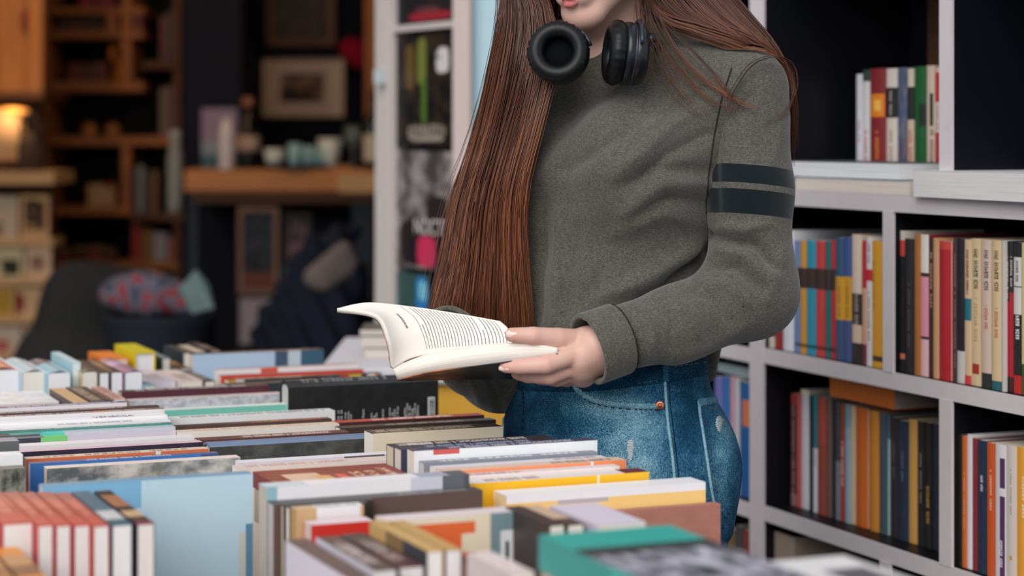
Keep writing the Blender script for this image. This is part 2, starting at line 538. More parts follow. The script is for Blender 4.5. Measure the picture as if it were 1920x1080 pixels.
EX = -Vd                                   # along the bookcase, toward the viewer/right
def shelf_M(s_, inset, z):                 # frame on the bookcase: x right, y into the case, z up
    o_ = Vector((.432, 3.6, z)) + Vd * s_ + U * inset
    return frame(o_, EX, U, Zv)
ZA, ZB, ZC, ZD = 1.2055, .936, .6695, .40
SD = .29                                   # depth of the case
black_board = M((9, 11, 20), .45, .3, 0, .15, 'black_board')
white_edge = M((208, 200, 204), .5, .3, 0, .05, 'white_edge')
def s_at(px): return front_pt(px)[0]
case = empty('bookcase', tuple(shelf_M(s_at(1420), 0, 0).translation), 'tall black bookcase with white front edges along the right side', 'bookcase')
EB = .024                                  # board thickness
def bshelf(s0, s1, ztop, name='shelf_board'):
    Mx = shelf_M(s0, 0, 0); L = s0 - s1
    b_ = MB().box((0, .002, ztop - EB), (L, SD, ztop), Mx).build(name, black_board, case)
    MB().box((0, -.0015, ztop - EB - .001), (L, .002, ztop + .0005), Mx).build('front_edge', white_edge, b_)
def bpost(px, z0, z1, w=EB, name='upright'):
    s0 = s_at(px); Mx = shelf_M(s0, 0, 0)
    b_ = MB().box((0, .002, z0), (w, SD, z1), Mx).build(name, black_board, case)
    MB().box((-.0005, -.0025, z0), (w + .0005, .002, z1), Mx).build('front_edge', white_edge, b_)
sR = s_at(2080); sP = s_at(1408); sL = sP + .80
for zt in (ZA, ZB, ZC, ZD, .09, 1.62, 1.98): bshelf(sP - .03, sR, zt)
for zt in (ZA + .01, ZB - .004, ZC - .004, ZD, .09, 1.62, 1.98): bshelf(sL, sP, zt)
bpost(1408, 0, 1.98, .046); bpost(1652, ZC - .27, ZC - EB, .028); bpost(1658, ZB, ZA - EB, .027); bpost(1764, ZC, ZB - EB, .030); bpost(1764, ZA, 1.98, .030)
MB().box((0, 0, 0), (.024, SD, 1.98), shelf_M(sL + .024, 0, 0)).build('upright', black_board, case)
MB().box((0, 0, 0), (.024, SD, 1.98), shelf_M(sR, 0, 0)).build('upright', black_board, case)
MB().box((0, SD, 0), (sL - sR, SD + .006, 1.98), shelf_M(sL, 0, 0)).build('back_panel', M((6, 8, 20), .7, .2, 0, .1), case)

SHELF_N = 0
def shelf_row(zt, inset, items, place, group):
    """items: (x0, x1, ytop, description, colour or bands, texts, extra)"""
    prev = None
    for it in items:
        x0, x1, yt, desc, cols = it[:5]; texts = it[5] if len(it) > 5 else (); ex = it[6] if len(it) > 6 else {}
        ins = inset + ex.get('in', 0) + random.uniform(-.003, .003)
        s0, P0 = front_pt(x0, ins); s1, P1 = front_pt(x1, ins)
        T = max(.006, s0 - s1 - .0008)
        Hh = (CZ - (yt - HOR) / FPX * P0.y) - zt
        m = cover_mat(cols, tuple(texts), ex.get('rough', .4), tuple(ex.get('patch', ())), ex.get('blotch'))
        side = cover_mat(ex['side']) if 'side' in ex else m
        D = ex.get('D', random.uniform(.135, .16))
        book_obj(shelf_M(s0, ins, zt + .0008), T, min(D, SD - ins - .01), Hh, m, side, side,
                 label=desc + ' ' + place, group=group, pages=ex.get('pages', (214, 205, 190)), rnd=ex.get('rnd', .06))

K = (18, 18, 24); W = (222, 218, 220)
ser = lambda c: [(0, c), (.06, tuple(int(q*.55) for q in c)), (.09, c), (.58, (60, 42, 38)), (.76, c)]
g = 'books on the shelf beside the elbow'
shelf_row(ZB, .012, [
 (1435, 1452, 470, 'cream book leftmost', [(0, (205, 196, 180)), (.12, (60, 60, 60)), (.16, (205, 196, 180))]),
 (1453, 1468, 470, 'dark red book', [(0, (150, 30, 36)), (.5, (120, 40, 36))], [(.2, .8, .3, .7, (200, 150, 120), 12)]),
 (1469, 1489, 432, 'tall plain white book', (226, 228, 236), (), {'D': .2}),
 (1490, 1500, 452, 'lilac blue book with a brown label band', ser((108, 138, 190))),
 (1501, 1512, 452, 'golden orange book with a brown label band', ser((216, 152, 52))),
 (1513, 1529, 451, 'turquoise book with a brown label band', ser((30, 150, 180))),
 (1530, 1547, 452, 'coral red book with a brown label band', ser((205, 60, 62))),
 (1548, 1557, 453, 'dark teal book with a brown label band', ser((22, 110, 112))),
 (1558, 1566, 452, 'thin scarlet book with a brown label band', ser((196, 32, 48))),
 (1567, 1582, 446, 'slate blue book with a broad ochre band', [(0, (56, 82, 120)), (.33, (214, 158, 40)), (.68, (48, 88, 120))], [(.36, .64, .3, .7, (160, 110, 40), 9)]),
 (1583, 1597, 445, 'violet blue book with a broad ochre band', [(0, (70, 84, 140)), (.33, (214, 158, 40)), (.68, (64, 86, 150))], [(.36, .64, .3, .7, (160, 110, 40), 9)]),
 (1598, 1616, 440, 'cream and black book', [(0, (40, 36, 40)), (.16, (224, 196, 172)), (.3, (38, 36, 42)), (.54, (228, 206, 186))], [(.3, .55, .3, .7, (170, 150, 140), 8)]),
 (1617, 1624, 452, 'thin red and white book', [(0, (120, 34, 54)), (.17, (214, 160, 130)), (.62, (190, 24, 44))]),
 (1625, 1635, 445, 'narrow white book with a red patch', [(0, W), (.66, (200, 30, 50)), (.75, W)], [(.2, .6, .3, .7, (120, 110, 115), 14), (.8, .95, .3, .7, (90, 90, 110), 6)]),
 (1636, 1657, 452, 'amber yellow book', [(0, (226, 160, 34)), (.05, (70, 52, 30)), (.09, (226, 160, 34))], [(.45, .85, .08, .25, (150, 100, 30), 16)]),
], 'on the shelf beside the elbow', g)
g = 'books on the shelf at the right edge'
ctx = lambda c, a, b: [(.66, .93, .3, .75, (40, 36, 36), 11), (a, b, .35, .7, c, 9)]
shelf_row(ZB, .012, [
 (1674, 1696, 432, 'black book with a long white title', [(0, K), (.09, (214, 120, 90)), (.13, K), (.82, (205, 70, 60)), (.93, (214, 206, 196))], [(.25, .8, .35, .7, (220, 214, 208), 22)]),
 (1697, 1714, 448, 'dull black book with a faint title', (26, 22, 30), [(.2, .7, .35, .65, (90, 70, 78), 14)]),
 (1715, 1724, 440, 'thin brown orange book', [(0, (172, 106, 50))]),
 (1725, 1742, 440, 'pink book with a white top', [(0, (232, 186, 190)), (.26, (40, 34, 40)), (.28, (226, 150, 170)), (.70, (30, 26, 30)), (.73, (232, 224, 216))], (), {'side': (160, 26, 50)}),
 (1743, 1749, 446, 'very thin dark book', (46, 34, 36), [(.5, .9, .2, .8, (190, 150, 130), 10)]),
 (1750, 1759, 447, 'tan book with a dark red edge', (206, 152, 108)),
 (1760, 1787, 452, 'thick crimson book', [(0, (176, 8, 34)), (.94, (196, 60, 50))], (), {'rnd': .12, 'hard': True}),
 (1788, 1794, 446, 'thin charcoal book', (62, 48, 50), [(.1, .9, .3, .7, (150, 120, 120), 20)]),
 (1795, 1808, 448, 'black book with a white sticker', [(0, (200, 198, 196)), (.22, (16, 18, 28))]),
 (1809, 1820, 450, 'buff book with a teal tag', [(0, (206, 60, 60)), (.06, (214, 184, 150)), (.44, (30, 110, 130)), (.59, (214, 184, 150))], ctx((160, 90, 70), .62, .92)),
 (1821, 1840, 448, 'sand coloured book with a red square', (216, 190, 152), ctx((190, 150, 110), .3, .6), {'patch': [(.08, .15, .15, .85, (170, 40, 34))]}),
 (1841, 1859, 450, 'pale pink book with black lettering', [(0, (36, 36, 40)), (.1, (212, 186, 172))], ctx((190, 50, 50), .4, .56)),
 (1860, 1878, 451, 'light sand book with a teal foot', [(0, (30, 92, 100)), (.06, (216, 190, 150))], ctx((180, 70, 50), .35, .55)),
 (1879, 1885, 452, 'thin grey white book', (200, 194, 190)),
 (1886, 1892, 453, 'narrow black and red book', [(0, (30, 20, 24)), (.1, (170, 14, 40)), (.6, (30, 26, 28))], [(.62, .9, .2, .8, (210, 190, 180), 9)]),
 (1893, 1900, 453, 'narrow red book with a black top', [(0, (60, 14, 24)), (.1, (178, 20, 46)), (.66, (26, 24, 28))], [(.7, .9, .2, .8, (210, 190, 180), 9)]),
 (1901, 1915, 455, 'black and white striped book', [(0, (190, 34, 30)), (.12, (20, 22, 30)), (.52, (214, 208, 208)), (.7, (60, 60, 66)), (.71, (214, 208, 208)), (.9, (20, 22, 30))], [(.36, .52, .3, .8, (230, 230, 230), 6), (.74, .88, .3, .7, (40, 40, 46), 8)]),
 (1916, 1926, 456, 'yellowish book at the frame edge', [(0, (60, 90, 40)), (.2, (214, 200, 150))]),
 (1927, 1950, 456, 'cut off grey book beyond the frame edge', (150, 140, 140)),
], 'on the shelf at the right edge', g)
g = 'books on the low shelf with the orange book'
shelf_row(ZC, .045, [
 (1483, 1493, 738, 'dark red and black book leftmost', [(0, (150, 110, 110)), (.1, (60, 28, 34)), (.9, (160, 60, 50))], [(.1, .9, .2, .8, (170, 120, 120), 30)]),
 (1494, 1501, 737, 'thin salmon red book', (190, 84, 84)),
 (1502, 1517, 730, 'white book with a grey top', [(0, (206, 204, 214)), (.95, (226, 220, 200))]),
 (1518, 1524, 742, 'thin black and teal book', [(0, (18, 24, 34))]),
 (1525, 1533, 742, 'teal topped white book', [(0, (214, 214, 222)), (.55, (20, 120, 136))], [(.4, .8, .4, .7, (90, 90, 100), 8)]),
 (1534, 1550, 744, 'brick red book', [(0, (150, 66, 50)), (.6, (170, 70, 56))], (), {'side': (130, 40, 36)}),
 (1551, 1560, 748, 'taupe book', (110, 88, 82)),
 (1561, 1566, 752, 'thin soot black book', (24, 26, 32)),
 (1567, 1575, 754, 'narrow grey book', [(0, (120, 124, 132)), (.5, (60, 66, 78))]),
 (1576, 1584, 757, 'narrow brick red book', [(0, (170, 60, 54)), (.7, (150, 70, 52))], [(.3, .7, .2, .8, (220, 190, 180), 14)]),
 (1585, 1594, 758, 'pale blue book', [(0, (150, 176, 192)), (.8, (120, 160, 176))]),
 (1595, 1603, 760, 'cream book', (216, 186, 150)),
 (1604, 1631, 762, 'thick burnt orange book', (208, 102, 22), (), {'rnd': .1}),
 (1632, 1648, 770, 'amber book', (216, 140, 40)),
 (1649, 1662, 775, 'slate grey book', [(0, (66, 84, 98))]),
 (1663, 1669, 778, 'thin ice blue book', [(0, (170, 196, 204)), (.8, (80, 110, 130))]),
 (1670, 1683, 782, 'dark brown black book', (40, 34, 38), [(.5, .8, .4, .6, (120, 100, 90), 8)]),
 (1684, 1703, 788, 'broad navy book', (22, 46, 72), [(.5, .75, .42, .58, (110, 130, 150), 8)]),
 (1704, 1720, 786, 'mustard yellow book', (214, 160, 82)),
 (1721, 1733, 790, 'black book with a small grey title', (20, 20, 26), [(.35, .75, .4, .65, (150, 140, 140), 12)]),
 (1734, 1746, 792, 'black book with a gold title', (24, 22, 26), [(.2, .5, .3, .75, (190, 140, 60), 8)]),
 (1747, 1763, 794, 'blue black book rightmost', (28, 36, 54)),
], 'on the low shelf with the orange book', g)
g = 'books at the lower right corner'
shelf_row(ZC, .012, [
 (1785, 1803, 812, 'black book leftmost', (22, 22, 28), [(.6, .8, .4, .6, (200, 200, 200), 6)]),
 (1804, 1813, 818, 'narrow orange book', (214, 106, 44), [(.3, .75, .4, .6, (240, 190, 150), 14)]),
 (1814, 1823, 815, 'narrow white book', (224, 222, 230)),
 (1824, 1833, 822, 'narrow crimson book', (140, 34, 52)),
 (1834, 1850, 825, 'navy book with a white title', (16, 46, 74), [(.62, .74, .35, .65, (214, 220, 226), 6)]),
 (1851, 1866, 830, 'rust orange book', (206, 84, 36), [(.5, .8, .4, .65, (240, 200, 170), 9)]),
 (1867, 1886, 832, 'white book with a purple panel', [(0, W)], [(.1, .3, .4, .75, (226, 220, 232), 8)], {'patch': [(.02, .62, .5, .95, (84, 38, 96)), (.68, .9, .5, .95, (84, 38, 96))]}),
 (1887, 1906, 834, 'ivory book with a gold emblem', (216, 204, 198), [(.5, .85, .45, .6, (150, 136, 130), 14)], {'patch': [(.17, .20, .4, .65, (205, 150, 60))]}),
 (1907, 1930, 838, 'orange yellow book at the frame edge', (238, 166, 52), [(.5, .8, .5, .7, (250, 230, 200), 8)]),
], 'at the lower right corner', g)
g = 'books standing on the top shelf'
shelf_row(ZA, .152, [
 (1606, 1617, 140, 'narrow white book leftmost', (222, 222, 234), [(.4, .6, .3, .7, (200, 120, 130), 6)]),
 (1618, 1631, 132, 'white book with a dark green top', [(0, W), (.9, (40, 70, 56))], [(.2, .5, .3, .7, (200, 60, 70), 10)]),
 (1632, 1660, 130, 'dark red book with an orange square', (134, 26, 36), [(.12, .48, .4, .65, (236, 140, 40), 9)], {'patch': [(.60, .79, .06, .98, (232, 132, 24)), (.65, .74, .3, .75, (246, 190, 80))]}),
 (1661, 1683, 130, 'white book with a black panel', [(0, (222, 208, 200)), (.59, (28, 26, 30)), (.84, (224, 212, 206))], [(.62, .82, .4, .6, (200, 190, 180), 6), (.1, .5, .4, .65, (160, 130, 130), 12)]),
 (1684, 1701, 128, 'blue picture book', [(0, (30, 28, 40)), (.28, (150, 60, 60)), (.42, (120, 140, 160)), (.6, (40, 90, 130))], (), {'blotch': ((40, 80, 120), (120, 110, 120), 7)}),
 (1702, 1713, 130, 'cream book with a black middle', [(0, (220, 190, 170)), (.58, (36, 34, 36)), (.85, (224, 206, 186))], [(.1, .5, .2, .8, (190, 90, 80), 12)]),
 (1714, 1737, 126, 'bottle green book', (14, 92, 44), (), {'patch': [(.52, .7, .5, 1.0, (16, 40, 30))]}),
 (1738, 1753, 124, 'cream book with a black bottle print', (222, 200, 180), [(.1, .5, .5, .9, (60, 50, 46), 10)], {'patch': [(.52, .78, .45, .85, (40, 40, 36))]}),
 (1754, 1764, 128, 'red and white book rightmost', [(0, (214, 180, 176)), (.1, (196, 50, 64)), (.48, (224, 208, 206)), (.72, (206, 40, 56)), (.96, (220, 190, 180))], [(.5, .7, .3, .7, (190, 90, 90), 8)]),
], 'on the top shelf', g)
# books lying flat on the shelves
def flat_shelf_book(px0, px1, zt, T, inset, D, cols, label, pages, fore=True, rot=0.0):
    s0, P0 = front_pt(px0, inset); s1, P1 = front_pt(px1, inset); L = s0 - s1
    o_ = Vector((P0.x, P0.y, zt + .0006))
    R = Matrix.Rotation(rot, 4, 'Z')
    ex, ey = (R @ EX), (R @ U)
    if fore:   # fore-edge to the viewer: spine at the back
        Mx = frame(o_ + ey * D, Zv, -ey, ex * 1)   # x up, y toward front, z along shelf ... right handed check below
        if Mx.to_3x3().determinant() < 0: Mx = frame(o_ + ey * D + ex * L, Zv, -ey, -ex)
    else:
        Mx = frame(o_, Zv, ey, ex)
        if Mx.to_3x3().determinant() < 0: Mx = frame(o_ + ex * L, Zv, ey, -ex)
    m = cover_mat(cols)
    return book_obj(Mx, T, D, L, m, label=label, group='books lying on the bookcase shelves', pages=pages)
flat_shelf_book(1490, 1706, ZA, .021, .006, .125, (206, 204, 212), 'white paperback lying lowest on the top shelf under another', (226, 214, 204))
flat_shelf_book(1462, 1680, ZA + .0222, .026, .012, .125, (86, 88, 98), 'grey covered book lying on the white paperback on the top shelf', (226, 228, 232), rot=.02)
flat_shelf_book(1712, 1990, ZA, .040, -.012, .15, (216, 218, 224), 'thick white book lying on the top shelf at the right edge', (226, 222, 222), rot=-.02)
flat_shelf_book(1556, 1677, ZC + .203, .031, .03, .15, (208, 104, 30), 'orange book lying across the tops of the standing books', (150, 140, 136), fore=False)
# brown panel leaning behind the top shelf books
s_, P_ = front_pt(1727, .262)
o = MB().box((0, .275, ZA), (.075, .286, 1.62 - EB - .004), shelf_M(s_, 0, 0)).build('leaning_board', wood((96, 66, 54))); tag(o, 'brown wooden panel standing at the back of the top shelf', 'panel')
# left section of the bookcase
g = 'books on the shelf behind the jeans'
shelf_row(ZC - .004, .02, [
 (1340, 1354, 706, 'lilac blue book half hidden by the jeans', (110, 110, 180)),
 (1355, 1368, 705, 'bright blue book', (40, 110, 180), (), {'side': (40, 110, 170)}),
 (1369, 1376, 706, 'pink and blue book', (200, 150, 170)),
 (1377, 1387, 708, 'pale grey book', (196, 196, 204)),
 (1388, 1407, 716, 'royal blue book with an orange patch', (10, 92, 160), (), {'patch': [(.62, .85, .3, 1.0, (216, 120, 80))]}),
], 'on the shelf behind the jeans', g)
s0, P0 = front_pt(1345, .03)
book_obj(frame(Vector((P0.x, P0.y, ZC - .004 + .2075)), Zv, U, EX) if frame((0,0,0), Zv, U, EX).to_3x3().determinant() > 0 else frame(Vector((P0.x, P0.y, ZC - .004 + .2075)) + EX * .13, Zv, U, -EX), .016, .12, .13, cover_mat((170, 190, 196)), label='pale book lying on top of the blue books behind the jeans', group=g)
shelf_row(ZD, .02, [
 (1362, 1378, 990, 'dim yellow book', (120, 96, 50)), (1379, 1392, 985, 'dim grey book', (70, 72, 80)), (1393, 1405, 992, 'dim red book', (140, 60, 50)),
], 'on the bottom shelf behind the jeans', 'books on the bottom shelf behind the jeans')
# lettered box and magazines in the bottom compartment
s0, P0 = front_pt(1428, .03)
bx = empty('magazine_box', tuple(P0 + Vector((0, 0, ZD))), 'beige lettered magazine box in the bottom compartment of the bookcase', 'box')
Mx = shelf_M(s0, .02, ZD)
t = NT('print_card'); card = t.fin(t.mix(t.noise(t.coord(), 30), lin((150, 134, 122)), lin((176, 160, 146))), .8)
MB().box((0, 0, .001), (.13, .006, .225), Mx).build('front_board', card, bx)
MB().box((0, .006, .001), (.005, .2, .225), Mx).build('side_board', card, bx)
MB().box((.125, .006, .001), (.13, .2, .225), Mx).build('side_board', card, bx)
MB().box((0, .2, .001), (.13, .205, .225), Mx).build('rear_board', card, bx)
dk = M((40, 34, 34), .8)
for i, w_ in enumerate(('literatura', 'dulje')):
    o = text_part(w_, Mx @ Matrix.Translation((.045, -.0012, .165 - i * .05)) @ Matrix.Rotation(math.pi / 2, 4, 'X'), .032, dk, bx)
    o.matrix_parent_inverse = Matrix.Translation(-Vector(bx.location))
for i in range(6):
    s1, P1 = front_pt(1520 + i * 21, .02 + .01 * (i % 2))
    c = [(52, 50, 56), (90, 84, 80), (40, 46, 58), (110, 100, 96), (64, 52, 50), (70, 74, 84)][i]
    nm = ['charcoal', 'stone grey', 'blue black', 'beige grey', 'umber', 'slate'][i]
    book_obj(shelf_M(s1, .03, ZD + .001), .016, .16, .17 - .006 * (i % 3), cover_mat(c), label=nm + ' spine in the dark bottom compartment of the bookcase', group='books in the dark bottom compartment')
# ------------------------------------------------------------------ the book table
TZ = .742                                     # table top
tab = empty('book_table', (on_z(300, 860, .925).x, 2.5, 0), 'long wooden table under the rows of books', 'table')
c0 = on_z(1352, 990, .90)                     # right edge anchor
Mt = frame(Vector((c0.x, c0.y, 0)), U, Vd, Zv)
tw = wood((120, 84, 66), .7, (3, 30, 30))
for i in range(9):
    MB().box((-1.28, -.55 + i * .25 + .002, TZ - .03), (.03, -.55 + (i + 1) * .25 - .002, TZ), Mt).build('plank', tw, tab)
for sx in (-1.22, -.04):
    for sy in (-.48, 1.60):
        MB().box((sx - .03, sy, 0), (sx + .03, sy + .06, TZ - .03), Mt).build('leg', tw, tab)
MB().box((-1.24, -.5, TZ - .11), (-.02, -.47, TZ - .03), Mt).build('apron', tw, tab)
MB().box((-1.24, 1.62, TZ - .11), (-.02, 1.65, TZ - .03), Mt).build('apron', tw, tab)

def proj_z(px, py, Y): return CZ - (py - HOR) / FPX * Y
ZLOG = []
def across(xl, xr, y, vfront, T, spine, cover, label, group, z=None, **kw):
    """a book standing on its fore-edge, spine up, length along U; vfront = distance along Vd of its front cover.
    (xl,y) is the top left corner of the front cover in the picture"""
    # point on the vertical plane v = vfront seen at column xl
    k = (xl - 960.0) / FPX
    # P.Vd = vfront, x = k*y
    Yd = vfront / (k * Vd.x + Vd.y); P = Vector((k * Yd, Yd, proj_z(xl, y, Yd)))
    k2 = (xr - 960.0) / FPX; Yr = vfront / (k2 * Vd.x + Vd.y); L = (Vector((k2 * Yr, Yr, 0)) - Vector((P.x, P.y, 0))).length
    ZLOG.append((label, round(P.z, 3), round(L, 3)))
    D = P.z - TZ - .0006
    o_ = P + Vd * T
    return book_obj(frame(o_, -Vd, -Zv, U), T, D, L, spine, cover, kw.pop('back', cover), label=label, group=group, **kw)
def v_of(x, y, z=.925):
    p = on_z(x, y, z); return p.dot(Vd)

def v_min(x, y, zmin):                          # distance along Vd at which that pixel lies at height zmin
    return on_z(x, y, zmin).dot(Vd)
def pack(v, T, xl, y, zmin=.903):
    """next front cover position: tight packing unless the top would sink below zmin; thickens the book to fill the gap"""
    a = v - T - .0015; b = v_min(xl, y, zmin)
    if b < a: return b, T
    return a, T
def column(v0, rows, place, group):
    v = v0
    for (xl, xr, y, T, desc, spine, cover, kw) in rows:
        kw = dict(kw); v -= kw.pop('gap', 0); v, T = pack(v, T, xl, y)
        across(xl, xr, y, v, T, spine, cover, desc + ' ' + place, group, **kw)
    return v
C = cover_mat
tx = lambda c, a=.05, b=.95, n=26: [(a, b, .2, .8, c, n)]
WH = (238, 236, 238)
def flat_book(px, py, z, w, l, T, top, spine, label, group, skew=0.0, pages=(226, 220, 214), hard=False, tilt=0.0):
    """back left corner of its top face at the pixel; w along U, l toward the viewer; spine on the left side"""
    p = on_z(px, py, z); R = Matrix.Rotation(skew, 3, 'Z'); eu = R @ U; ev = R @ Vd
    # thickness up, depth along U, length toward the viewer
    Mx = frame(p - Zv * T, Zv, eu, -ev)
    if Mx.to_3x3().determinant() < 0: Mx = frame(p - Zv * T - ev * l, Zv, eu, ev)
    return book_obj(Mx, T, w, l, spine, top, spine, label=label, group=group, pages=pages, hard=hard)
def stack_under(px, py, ztop_face, T, w, l, skew, what):
    """books lying under a flat book, down to the table"""
    z = ztop_face - T - .0004; i = 0
    p = on_z(px, py, ztop_face); R = Matrix.Rotation(skew, 3, 'Z'); eu = R @ U; ev = R @ Vd
    names = ['topmost', 'second', 'third', 'fourth', 'fifth', 'sixth']; cs = [(190, 170, 150), (96, 104, 116), (150, 60, 54), (206, 200, 196), (60, 80, 96), (170, 150, 110)]
    n = max(1, int(round((z - TZ) / .036))); t_ = (z - TZ) / n
    for i in range(n):
        zz = z - (i + 1) * t_ + .0004
        d = .006 * ((i * 7) % 3 - 1)
        q = Vector((p.x, p.y, zz)) + eu * (.006 + d)
        q -= ev * .006
        Mx = frame(q, Zv, eu, -ev)
        if Mx.to_3x3().determinant() < 0: Mx = frame(q - ev * (l - .012), Zv, eu, ev)
        book_obj(Mx, t_ - .0008, w - .012, l - .012, C(cs[i % 6]), label=names[i] + ' of the books stacked under the ' + what, group='books stacked under the ' + what)

# --- middle row, back to front
g = 'books filed spine up in the middle row of the table'
vM = column(v_of(365, 664) + .03, [
 (362, 607, 665, .030, 'light blue picture book at the far end', C((60, 40, 46)), C([(0, (176, 200, 226)), (.62, (60, 84, 110)), (.72, (190, 204, 214)), (.82, (50, 90, 116))], (), .4, (), None), dict(pages=(210, 196, 180))),
 (408, 672, 694, .020, 'white book with a red patch', C((190, 150, 146), tx((120, 60, 60))), C([(0, WH), (.3, (214, 90, 66)), (.42, WH)]), {}),
 (414, 682, 705, .016, 'vermilion red book', C((110, 96, 130), tx((90, 60, 80))), C((222, 66, 40)), {}),
 (428, 716, 713, .022, 'black book with a multicoloured spine', C((30, 28, 34), tx((220, 210, 200), .05, .5) ), C([(0, (214, 150, 40)), (.05, (210, 205, 200)), (.1, (34, 32, 36)), (.6, (60, 66, 80)), (.72, (190, 60, 40)), (.78, (222, 190, 40)), (.86, (40, 40, 44)), (.9, (220, 214, 206)), (.95, (200, 120, 40)), (.98, (40, 110, 140))], tx((200, 190, 180), .1, .7)), {}),
 (424, 545, 722, .030, 'slate book half hidden', C((44, 50, 60)), C((48, 54, 66)), {}),
 (228, 505, 735, .024, 'maroon book with a black spine', C((34, 26, 30), tx((230, 226, 224), .1, .85, 30)), C((90, 40, 56)), dict(gap=.02, pages=(206, 190, 172))),
 (242, 530, 752, .026, 'silver patterned book', C((210, 190, 190)), C((196, 196, 206), (), .4, (), ((176, 178, 190), (220, 220, 228), 22)), dict(pages=(206, 180, 160))),
 (300, 540, 770, .022, 'aqua green book', C((226, 232, 230)), C((120, 196, 180), tx((150, 214, 200), .2, .8)), {}),
 (316, 628, 786, .028, 'white book with a dotted spine', C(WH, tx((60, 56, 60), .08, .95, 44)), C((236, 236, 240)), {}),
 (324, 622, 801, .020, 'dark brown book with a red title', C((66, 48, 48), tx((200, 70, 56), .5, .95, 12)), C((84, 60, 56), tx((190, 170, 160), 0, .2)), {}),
 (334, 636, 811, .024, 'creamy white book', C((226, 208, 190), tx((190, 160, 140), .1, .9, 40)), C((236, 228, 222)), {}),
 (374, 655, 826, .026, 'oxblood book with white lettering', C((90, 48, 54), tx((230, 216, 212), .3, .9, 26)), C((96, 52, 56)), {}),
 (394, 711, 839, .036, 'dark olive hardcover with a steel blue spine', C((112, 130, 160)), C((66, 68, 66), (), .4, (), ((52, 54, 54), (86, 88, 84), 5)), dict(hard=True, rnd=.12, pages=(214, 206, 200))),
 (450, 735, 868, .022, 'lavender white book', C((232, 228, 238)), C((214, 210, 224), (), .4, [(.68, .95, .0, .03, (80, 78, 86))]), {}),
 (448, 790, 879, .030, 'pale rose book', C((226, 206, 202), tx((190, 150, 150), .05, .6, 20)), C((232, 214, 206)), {}),
], 'in the middle row of the book table', g)
MARO = vM
mar = C((134, 42, 40), [(.15, .8, .62, .70, (226, 180, 150), 3), (.15, .8, .74, .82, (226, 180, 150), 3), (.3, .9, .86, .93, (226, 180, 150), 3)], .4, [(.35, .75, .14, .40, (222, 186, 160)), (.25, .6, .34, .46, (226, 170, 110)), (.40, .62, .50, .57, (232, 96, 84))])
flat_book(474, 884, .912, .160, .14, .018, mar, C((130, 44, 44)), 'maroon book lying flat with its pictured cover up', 'books filed spine up in the middle row of the table')
stack_under(474, 884, .912, .018, .160, .14, 0, 'maroon pictured book')
vF = column(v_of(500, 915) + .03, [
 (500, 880, 914, .030, 'whitish grey book with a dark right end', C([(0, (200, 214, 222)), (.2, (236, 232, 236)), (.75, (170, 172, 190)), (.9, (90, 94, 104))]), C([(0, (150, 190, 204)), (.05, (236, 234, 238)), (.7, (206, 206, 220)), (.86, (96, 100, 110)), (.97, (80, 84, 92))], (), .4, [(.9, .965, .12, .2, (226, 226, 230))]), dict(pages=(206, 190, 176))),
 (513, 905, 946, .024, 'dark grey brown book', C((70, 66, 68), tx((150, 140, 140), .6, .95)), C((96, 74, 70)), dict(pages=(200, 190, 190))),
 (532, 700, 949, .012, 'thin black book with cream pages', C((44, 36, 40)), C((50, 38, 40)), dict(pages=(200, 180, 160))),
 (543, 690, 953, .014, 'thin dark brown book', C((60, 44, 44)), C((52, 36, 38)), {}),
 (556, 682, 956, .020, 'buff book with a striped barcode spine', C([(0, (200, 170, 130)), (.3, (232, 230, 234))], tx((90, 90, 96), .32, .95, 20)), C((206, 170, 124), (), .4, [(.3, .95, .0, .1, (232, 230, 234))]), dict(pages=(196, 156, 110))),
 (584, 700, 985, .026, 'scarlet book with a pale pink spine', C((226, 206, 212)), C((206, 40, 30)), dict(pages=(226, 200, 190))),
], 'at the front of the middle row', 'books at the front of the middle row')
vO = column(v_of(735, 972) + .03, [
 (722, 976, 977, .030, 'orange and cream book with a grey label end', C((230, 214, 216)), C([(0, (234, 106, 50)), (.66, (238, 222, 196)), (.77, (120, 146, 152))], (), .4, [(.85, .95, .10, .42, (226, 230, 234)), (.0, .66, .0, .035, (238, 222, 200)), (.56, .67, .10, .2, (238, 222, 196)), (.885, .915, .16, .34, (70, 70, 80))]), dict(pages=(226, 210, 200))),
], 'in front of the white yellow book', 'books at the front of the middle row')
